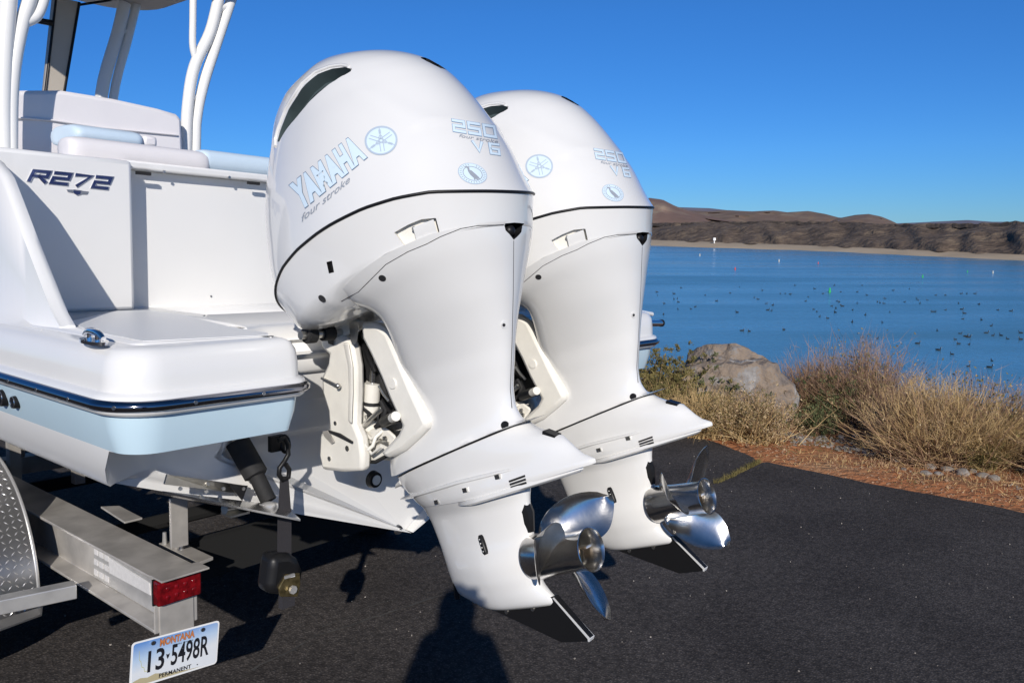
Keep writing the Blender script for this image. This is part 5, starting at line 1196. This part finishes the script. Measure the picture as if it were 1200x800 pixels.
bp = gpos(868, 492); rock('boulder', 'large rounded brown boulder above the lake, between the shrubs', (bp.x + .12, bp.y + .22, bp.z + .22), (.50, .76, .60), 3.0, ROCK, .2, facets=.34, sub=5)
bp = gpos(1196, 520); rock('boulder', 'low brown rock on the bank at the right edge behind the brush', (bp.x + .9, bp.y - .1, bp.z + .05), (.6, .7, .45), 8.0, ROCK, .2)
# countable stones and the finer rubble
stone_px = [(1005, 527), (1018, 520), (1030, 533), (1043, 527), (1050, 540), (1062, 533), (1070, 545), (1078, 538), (1090, 549), (1098, 541), (1110, 552), (1118, 547), (1128, 556), (1140, 553), (1152, 559), (1100, 556), (985, 513), (975, 507), (1003, 512), (963, 500), (1165, 562), (1085, 556), (1035, 517), (1060, 521)]
base_st = None
for i, (px, py) in enumerate(stone_px):
    p = gpos(px, py)
    if base_st is None or i % 8 == 0:
        base_st = rock('stone', 'pale grey stone lying under the dry brush beside the asphalt', (p.x, p.y, p.z + .012), (.045, .055, .028), i + 1.0, STONE, i, sub=2, group='pale stones under the dry brush', cat='stone'); o = base_st
    else:
        o = base_st.copy(); COL.objects.link(o)
    k = float(rng.uniform(.6, 1.35)); o.matrix_world = TO_WORLD @ Matrix.Translation((p.x, p.y, p.z + .012 * k)) @ Matrix.Rotation(float(rng.uniform(0, 6)), 4, 'Z') @ Matrix.Scale(k, 4)
ico = bmesh.new(); bmesh.ops.create_icosphere(ico, subdivisions=1, radius=1); iv = np.array([v.co[:] for v in ico.verts]); fi = [tuple(x.index for x in f.verts) for f in ico.faces]; ico.free()
def scatter_stones(name, label, n, ylo, yhi, dlo, dhi, smin, smax, m):
    vs, fs = [], []
    for i in range(n):
        y = rng.uniform(ylo, yhi); d = dlo + (dhi - dlo) * rng.beta(1.6, 1.4); x = edge_x(y) + d
        if noise.noise((x * 1.1, y * 1.1, 7)) < -.12: continue
        s_ = rng.uniform(smin, smax) * (1 if rng.random() < .9 else 1.7); v = iv * (1 + .25 * rng.normal(size=(len(iv), 1))) * np.array([s_, s_ * rng.uniform(.7, 1.3), s_ * .6]); o = len(vs) * 1
        vs.extend((v + np.array([x, y, ground_z(x, y) + s_ * .2])).tolist()); fs.extend([tuple(a + o for a in f) for f in fi])
    o = fast_mesh(name, vs, fs, m); o.matrix_world = TO_WORLD; return tag(o, label, 'gravel', kind='stuff')
scatter_stones('rubble', 'fine pale rubble scattered under the dry brush along the bank', 2600, -3, 3.2, .65, 1.7, .006, .022, STONE)
scatter_stones('gravel', 'small reddish stones and crumbs along the asphalt edge', 3200, -4, 6, -.03, .9, .003, .010, ramp_mat('reddish crumbs', [(.3, (.22, .12, .07)), (.7, (.42, .30, .20))], 6))
# thin dry and green grass over the red soil
def turf(name, label, n, m, ylo, yhi, dlo, dhi, hmin, hmax, thr, sd):
    y = rng.uniform(ylo, yhi, n); d = dlo + (dhi - dlo) * rng.random(n) ** .8; x = np.array([edge_x(v) for v in y]) + d
    keep = np.array([noise.noise((a * .9, b * .9, sd)) + .35 * noise.noise((a * 3, b * 3, sd)) > thr for a, b in zip(x, y)]); x, y = x[keep], y[keep]; k = len(x)
    b = np.stack([x, y, [ground_z(a, c) - .004 for a, c in zip(x, y)]], 1); dd = fan(k, 1, .45); L = rng.uniform(hmin, hmax, k)
    vs, fs = strips(b, dd, L, np.full(k, .0045), np.stack([dd[:, 0] * L * .4, dd[:, 1] * L * .4, -L * .25], 1), 2)
    o = fast_mesh(name, vs, fs, m); o.matrix_world = TO_WORLD; return tag(o, label, 'grass', kind='stuff')
turf('dry_grass', 'sparse straw coloured grass over the red soil of the shoulder', 19000, STRAW, -4, 7, .05, 2.4, .02, .08, .06, 2.0)
turf('green_grass', 'short green weeds in patches on the shoulder', 15000, OLIVE, -4, 7, .10, 1.9, .02, .08, .12, 9.0)
turf('litter', 'dry brown litter under the brush', 20000, TWIG, -4, 7, .5, 2.8, .03, .12, -.2, 5.0)
jx = rng.uniform(5.75, 6.7, 700); jb = np.stack([jx, [joint_y(v) + rng.normal() * .012 for v in jx], np.full(700, G - .01)], 1); jd = fan(700, 1, .4); jl = rng.uniform(.015, .05, 700)
vs, fs = strips(jb, jd, jl, np.full(700, .004), jd * .01, 2); o = fast_mesh('crack_grass', vs, fs, OLIVE); o.matrix_world = TO_WORLD; tag(o, 'short yellow-green grass growing in the joint of the asphalt', 'grass', kind='stuff')

# ------------------------------------------------------------------ water birds and buoys
zb = lambda l: [(740 + a / 2.609, 210 + b / 2.609) for a, b in l]
birds = zb([(78, 345), (80, 355), (130, 350), (140, 365), (130, 367), (143, 375), (142, 398), (152, 332), (100, 380), (98, 413), (182, 397), (195, 390), (225, 355), (302, 348), (323, 407), (338, 463), (360, 465), (375, 362), (387, 367), (412, 380), (432, 385), (417, 400), (428, 402), (455, 350), (470, 350), (485, 352), (466, 460), (532, 373), (557, 398), (567, 405), (575, 420), (585, 350), (620, 325), (628, 373), (625, 395), (623, 407), (612, 388), (635, 375), (640, 385), (645, 388), (675, 437), (676, 400), (690, 380), (720, 355), (752, 487), (767, 438), (752, 375), (760, 378), (772, 380), (790, 407), (775, 365), (715, 415), (835, 375), (872, 365), (875, 370), (882, 380), (920, 405), (928, 405), (875, 502), (935, 463), (938, 522), (980, 535), (990, 490), (1000, 503), (1005, 472), (1022, 480), (1030, 483), (1032, 505), (1030, 572), (1018, 410), (1010, 398), (1025, 350), (1008, 350), (1062, 383), (1085, 470), (1100, 448), (1105, 478), (1102, 555), (1095, 575), (1130, 478), (1150, 488), (1190, 490), (1160, 403), (1190, 470), (1050, 350), (960, 355), (930, 355), (640, 345), (705, 325), (400, 340), (1000, 380), (1070, 430), (1013, 427), (905, 370), (600, 425), (540, 360), (800, 340), (850, 335), (560, 335), (500, 325), (330, 330), (260, 372), (690, 345), (960, 400), (1120, 400)])
COOT = mat('dark plumage', (.018, .017, .018), .7)
q = MB(); prof_ = [(-.19, .004, .05), (-.16, .03, .055), (-.10, .065, .045), (-.02, .085, .035), (.06, .080, .032), (.12, .05, .035), (.15, .012, .05)]
q.loft([[(a * math.cos(2 * math.pi * k / 10), y, z + a * .75 * math.sin(2 * math.pi * k / 10)) for k in range(10)] for y, a, z in prof_])
q.tube([(0, .10, .06), (0, .135, .12), (0, .14, .17)], [.035, .022, .024], 8); q.ball((0, .15, .19), .032, 5); q.tube([(0, .175, .188), (0, .215, .18)], [.012, .003], 6, mi=1)
bird0 = single('waterfowl', q, [COOT, WHITE], 'small dark water bird floating on the open lake', 'water bird', lot=False, group='dark water birds floating on the lake')
for i, (px, py) in enumerate(birds):
    o = bird0 if i == 0 else bird0.copy()
    if i: COL.objects.link(o)
    p = on_level(px, py, WATER_Z); k = float(rng.uniform(.65, 1.0)); o.matrix_world = Matrix.Translation((p[0], p[1], WATER_Z - .015)) @ Matrix.Rotation(float(rng.uniform(0, 6.28)), 4, 'Z') @ Matrix.Scale(k, 4)
GRN = mat('green buoy paint', (.03, .42, .12), .5); RDB = mat('red buoy paint', (.62, .05, .04), .5)
def buoy(px, py, hpx, m, kind, label):
    p = on_level(px, py, WATER_Z); dist = math.hypot(p[0], p[1]); h = .55 * hpx * dist / F; r = h * .22; t = thing('buoy', label, 'buoy', tuple(p), 'marker buoys on the lake', lot=False)
    q = MB(); q.tube([(p[0], p[1], p[2] - h * .2), (p[0], p[1], p[2] + h * .25)], [r * 1.5, r * 1.4], 12); part('float', q, m, t)
    q = MB(); q.tube([(p[0], p[1], p[2] + h * .25), (p[0], p[1], p[2] + h * .8), (p[0], p[1], p[2] + h)], [r, r * (.9 if kind == 'can' else .6), r * (.85 if kind == 'can' else .1)], 12); part('body', q, m, t)
(wx, wy, wz) = zip(*[(a, b, 0) for a, b in zb([(209, 234), (451, 252), (1105, 287)])])
WBU = mat('dull white buoy paint', (.5, .5, .48), .6)
buoy(wx[0], wy[0], 4.5, WBU, 'can', 'white buoy farthest left, nearest the far motor'); buoy(wx[1], wy[1], 5, WBU, 'can', 'white buoy near the far shore in the middle of the lake view'); buoy(wx[2], wy[2], 4.5, WBU, 'can', 'white buoy at the right, in the dark reflection of the hillside')
a = zb([(317, 276), (571, 258), (606, 345), (890, 300), (1027, 284)])
buoy(*a[0], 5.5, RDB, 'nun', 'red buoy on the left side of the lake'); buoy(*a[1], 4, RDB, 'nun', 'small red buoy close to the far shore'); buoy(*a[2], 8.5, GRN, 'can', 'green buoy nearest to the camera, in mid lake'); buoy(*a[3], 5, GRN, 'can', 'green buoy right of the middle of the lake'); buoy(*a[4], 3.5, GRN, 'can', 'small green buoy near the far shore on the right')
p, d_ = sh(837); p = at_dist(837, 284.2, d_ * 1.045); t = thing('post', 'white marker post standing on the far beach', 'post', tuple(p), lot=False)
q = MB(); q.box((p[0], p[1], p[2] + 1.3), (.9, .9, 1.0)); part('marker', q, WHITE, t, 0); q = MB(); q.box((p[0], p[1], p[2] + .3), (.3, .3, 1.2)); part('stand', q, WHITE, t, 0)

# ------------------------------------------------------------------ the photographer, whose shadow lies on the asphalt below the first motor
JACK = mat('dark blue jacket cloth', (.03, .045, .08), .85, vary=.2, vscale=20); JEAN = mat('denim', (.06, .09, .16), .85, vary=.2, vscale=40); SKIN = mat('skin', (.55, .33, .23), .5); HAIR = mat('brown hair', (.06, .035, .02), .7, vary=.4, vscale=60); SHOE = mat('dark shoe leather', (.03, .025, .02), .6)
def skinned(name, verts, edges, radii, m, parent, sub=2):
    me = bpy.data.meshes.new(name); me.from_pydata(verts, edges, []); o = bpy.data.objects.new(name, me); COL.objects.link(o)
    md = o.modifiers.new('skin', 'SKIN'); sv = me.skin_vertices[0].data if me.skin_vertices else None
    if sv is None:
        bm = bmesh.new(); bm.from_mesh(me); bm.verts.layers.skin.verify(); bm.to_mesh(me); bm.free(); sv = me.skin_vertices[0].data
    for i, r_ in enumerate(radii): sv[i].radius = (r_, r_) if not isinstance(r_, tuple) else r_
    sv[0].use_root = True
    md2 = o.modifiers.new('sub', 'SUBSURF'); md2.levels = sub; md2.render_levels = sub
    bake(o); o.data.materials.clear(); o.data.materials.append(m); o.data.shade_smooth(); o.parent = parent; return o
pt = thing('person', 'person in a dark jacket and jeans holding a camera, whose shadow falls on the asphalt', 'person', (0, -.20, 0), lot=False)
V = [(0, 0, .98), (0, -.01, 1.15), (0, -.01, 1.32), (0, 0, 1.47), (0, .0, 1.56), (-.10, 0, .92), (-.12, .02, .50), (-.13, -.02, .10), (.10, 0, .92), (.13, .04, .50), (.14, 0, .10), (-.13, 0, 1.46), (-.20, .05, 1.28), (-.11, .15, 1.54), (.13, 0, 1.46), (.20, .05, 1.28), (.11, .15, 1.54), (-.14, .14, .05), (.15, .16, .05)]
Ed = [(0, 1), (1, 2), (2, 3), (3, 4), (0, 5), (5, 6), (6, 7), (0, 8), (8, 9), (9, 10), (3, 11), (11, 12), (12, 13), (3, 14), (14, 15), (15, 16), (7, 17), (10, 18)]
Rd = [(.14, .11), (.14, .10), (.16, .11), (.13, .10), .09, .095, .065, .045, .095, .065, .045, .065, .05, .032, .065, .05, .032, .038, .038]
for i_ in (11, 14): Rd[i_] = .075
for i_ in (12, 15): Rd[i_] = .055
for i_ in (13, 16): Rd[i_] = .045
body = skinned('body', V, Ed, Rd, JACK, pt)
body.data.materials.append(JEAN); body.data.materials.append(SHOE); body.data.materials.append(SKIN)
for f in body.data.polygons: z = f.center.z; f.material_index = 2 if z < .10 else 1 if z < 1.0 else 3 if (z > 1.50 and abs(f.center.x) < .08) else 0
q = MB(); q.ball((0, .02 - .20, 1.665), .1, 14, sc=(.78, .95, 1.15)); q.ball((0, .115 - .20, 1.645), .017, 6, sc=(.8, 1, 1.5)); q.ball((-.08, .02 - .2, 1.65), .025, 6, sc=(.35, .8, 1.2)); q.ball((.08, .02 - .2, 1.65), .025, 6, sc=(.35, .8, 1.2)); q.ball((-.03, .105 - .2, 1.672), .012, 5); q.ball((.03, .105 - .2, 1.672), .012, 5); q.ball((0, .105 - .2, 1.605), .02, 5, sc=(1.2, .4, .3))
part('head', q, SKIN, pt, 60, kind='stuff')
q = MB(); q.ball((0, .002 - .20, 1.70), .1, 12, sc=(.84, 1.0, 1.05)); part('hair', q, HAIR, pt, 60)
q = MB(); q.ball((0, -.24, 1.53), .17, 10, sc=(.95, .7, .75)); part('neck_shadow_filler', q, JACK, pt, 60)  # ball added to close the neck gap in the cast shadow
for sx in (-1, 1):
    hx = sx * .075; q = MB(); q.ball((hx, -.065, 1.665 - .02), .038, 8, sc=(.5, .7, 1.1))
    for k, L_ in enumerate((.060, .066, .062, .050)): z = 1.685 - k * .018; q.tube([(hx, -.05, z), (hx - sx * .004, -.022, z), (hx - sx * .03, -.012, z), (hx - sx * (L_ * .8), -.014, z)], [.0095, .009, .0085, .007], 8)
    q.tube([(hx, -.08, 1.64), (hx - sx * .025, -.095, 1.635), (hx - sx * .045, -.088, 1.64)], [.011, .010, .008], 8); part('hand', q, SKIN, pt, 60, kind='stuff')
cm_ = thing('camera', 'black camera held up to the eye by the person', 'camera', (0, -.06, 1.70), lot=False)
q = MB(); q.box((0, -.065, 1.695), (.125, .05, .085)); part('camera_body', q, BLACK, cm_, 0, bevel=.008); q = MB(); q.tube([(0, -.04, 1.70), (0, -.006, 1.70)], .032, 20); part('lens', q, BLACK, cm_, 40)

# an old sealed crack and loose grit on the asphalt
CRK = ramp_mat('old crack filler', [(.3, (.030, .029, .029)), (.7, (.12, .115, .11))], 9)
def crack(pts, w):
    q = MB(); P = [Vector(at_z(a, b, G)) for a, b in pts]; out = []
    for a, b in zip(P[:-1], P[1:]):
        k = max(2, int((b - a).length / .05))
        for j in range(k): out.append(a.lerp(b, j / k))
    L = []
    for i, p in enumerate(out):
        n = Vector((noise.noise(p * 3), noise.noise(p * 3 + Vector((9, 0, 0))), 0)) * .05 + Vector((noise.noise(p * 14), noise.noise(p * 14 + Vector((5, 0, 0))), 0)) * .015
        ww = w * (.35 + abs(noise.noise(p * 6)) * 1.6); L.append((p + n, ww))
    vs = []
    for i, (p, ww) in enumerate(L):
        t = (L[min(i + 1, len(L) - 1)][0] - L[max(i - 1, 0)][0]).normalized(); sd_ = Vector((-t.y, t.x, 0)) * ww / 2; vs += [(p.x + sd_.x, p.y + sd_.y, G + .004), (p.x - sd_.x, p.y - sd_.y, G + .004)]
    q.add(vs, [(2 * i, 2 * i + 1, 2 * i + 3, 2 * i + 2) for i in range(len(L) - 1)]); single('asphalt_crack', q, CRK, None, None, kind='structure', smooth=0, fix=False)
crack([(300, 790), (372, 745), (440, 722), (500, 703), (560, 690)], .016); crack([(380, 735), (430, 712), (475, 700)], .010); crack([(1200, 608), (1120, 590), (1060, 577)], .010); crack([(846, 566), (800, 584), (770, 606)], .007)
vs, fs = [], []
for i in range(350):
    x = rng.uniform(1.5, 6.6); y = rng.uniform(-1.5, 4.5); s_ = rng.uniform(.0015, .0045); v = iv * (1 + .3 * rng.normal(size=(len(iv), 1))) * s_; o = len(vs)
    vs.extend((v + np.array([x, y, G + s_ * .4])).tolist()); fs.extend([tuple(a + o for a in f) for f in fi])
o = fast_mesh('grit', vs, fs, STONE); o.matrix_world = TO_WORLD; tag(o, 'loose pale grit scattered over the asphalt', 'gravel', kind='stuff')
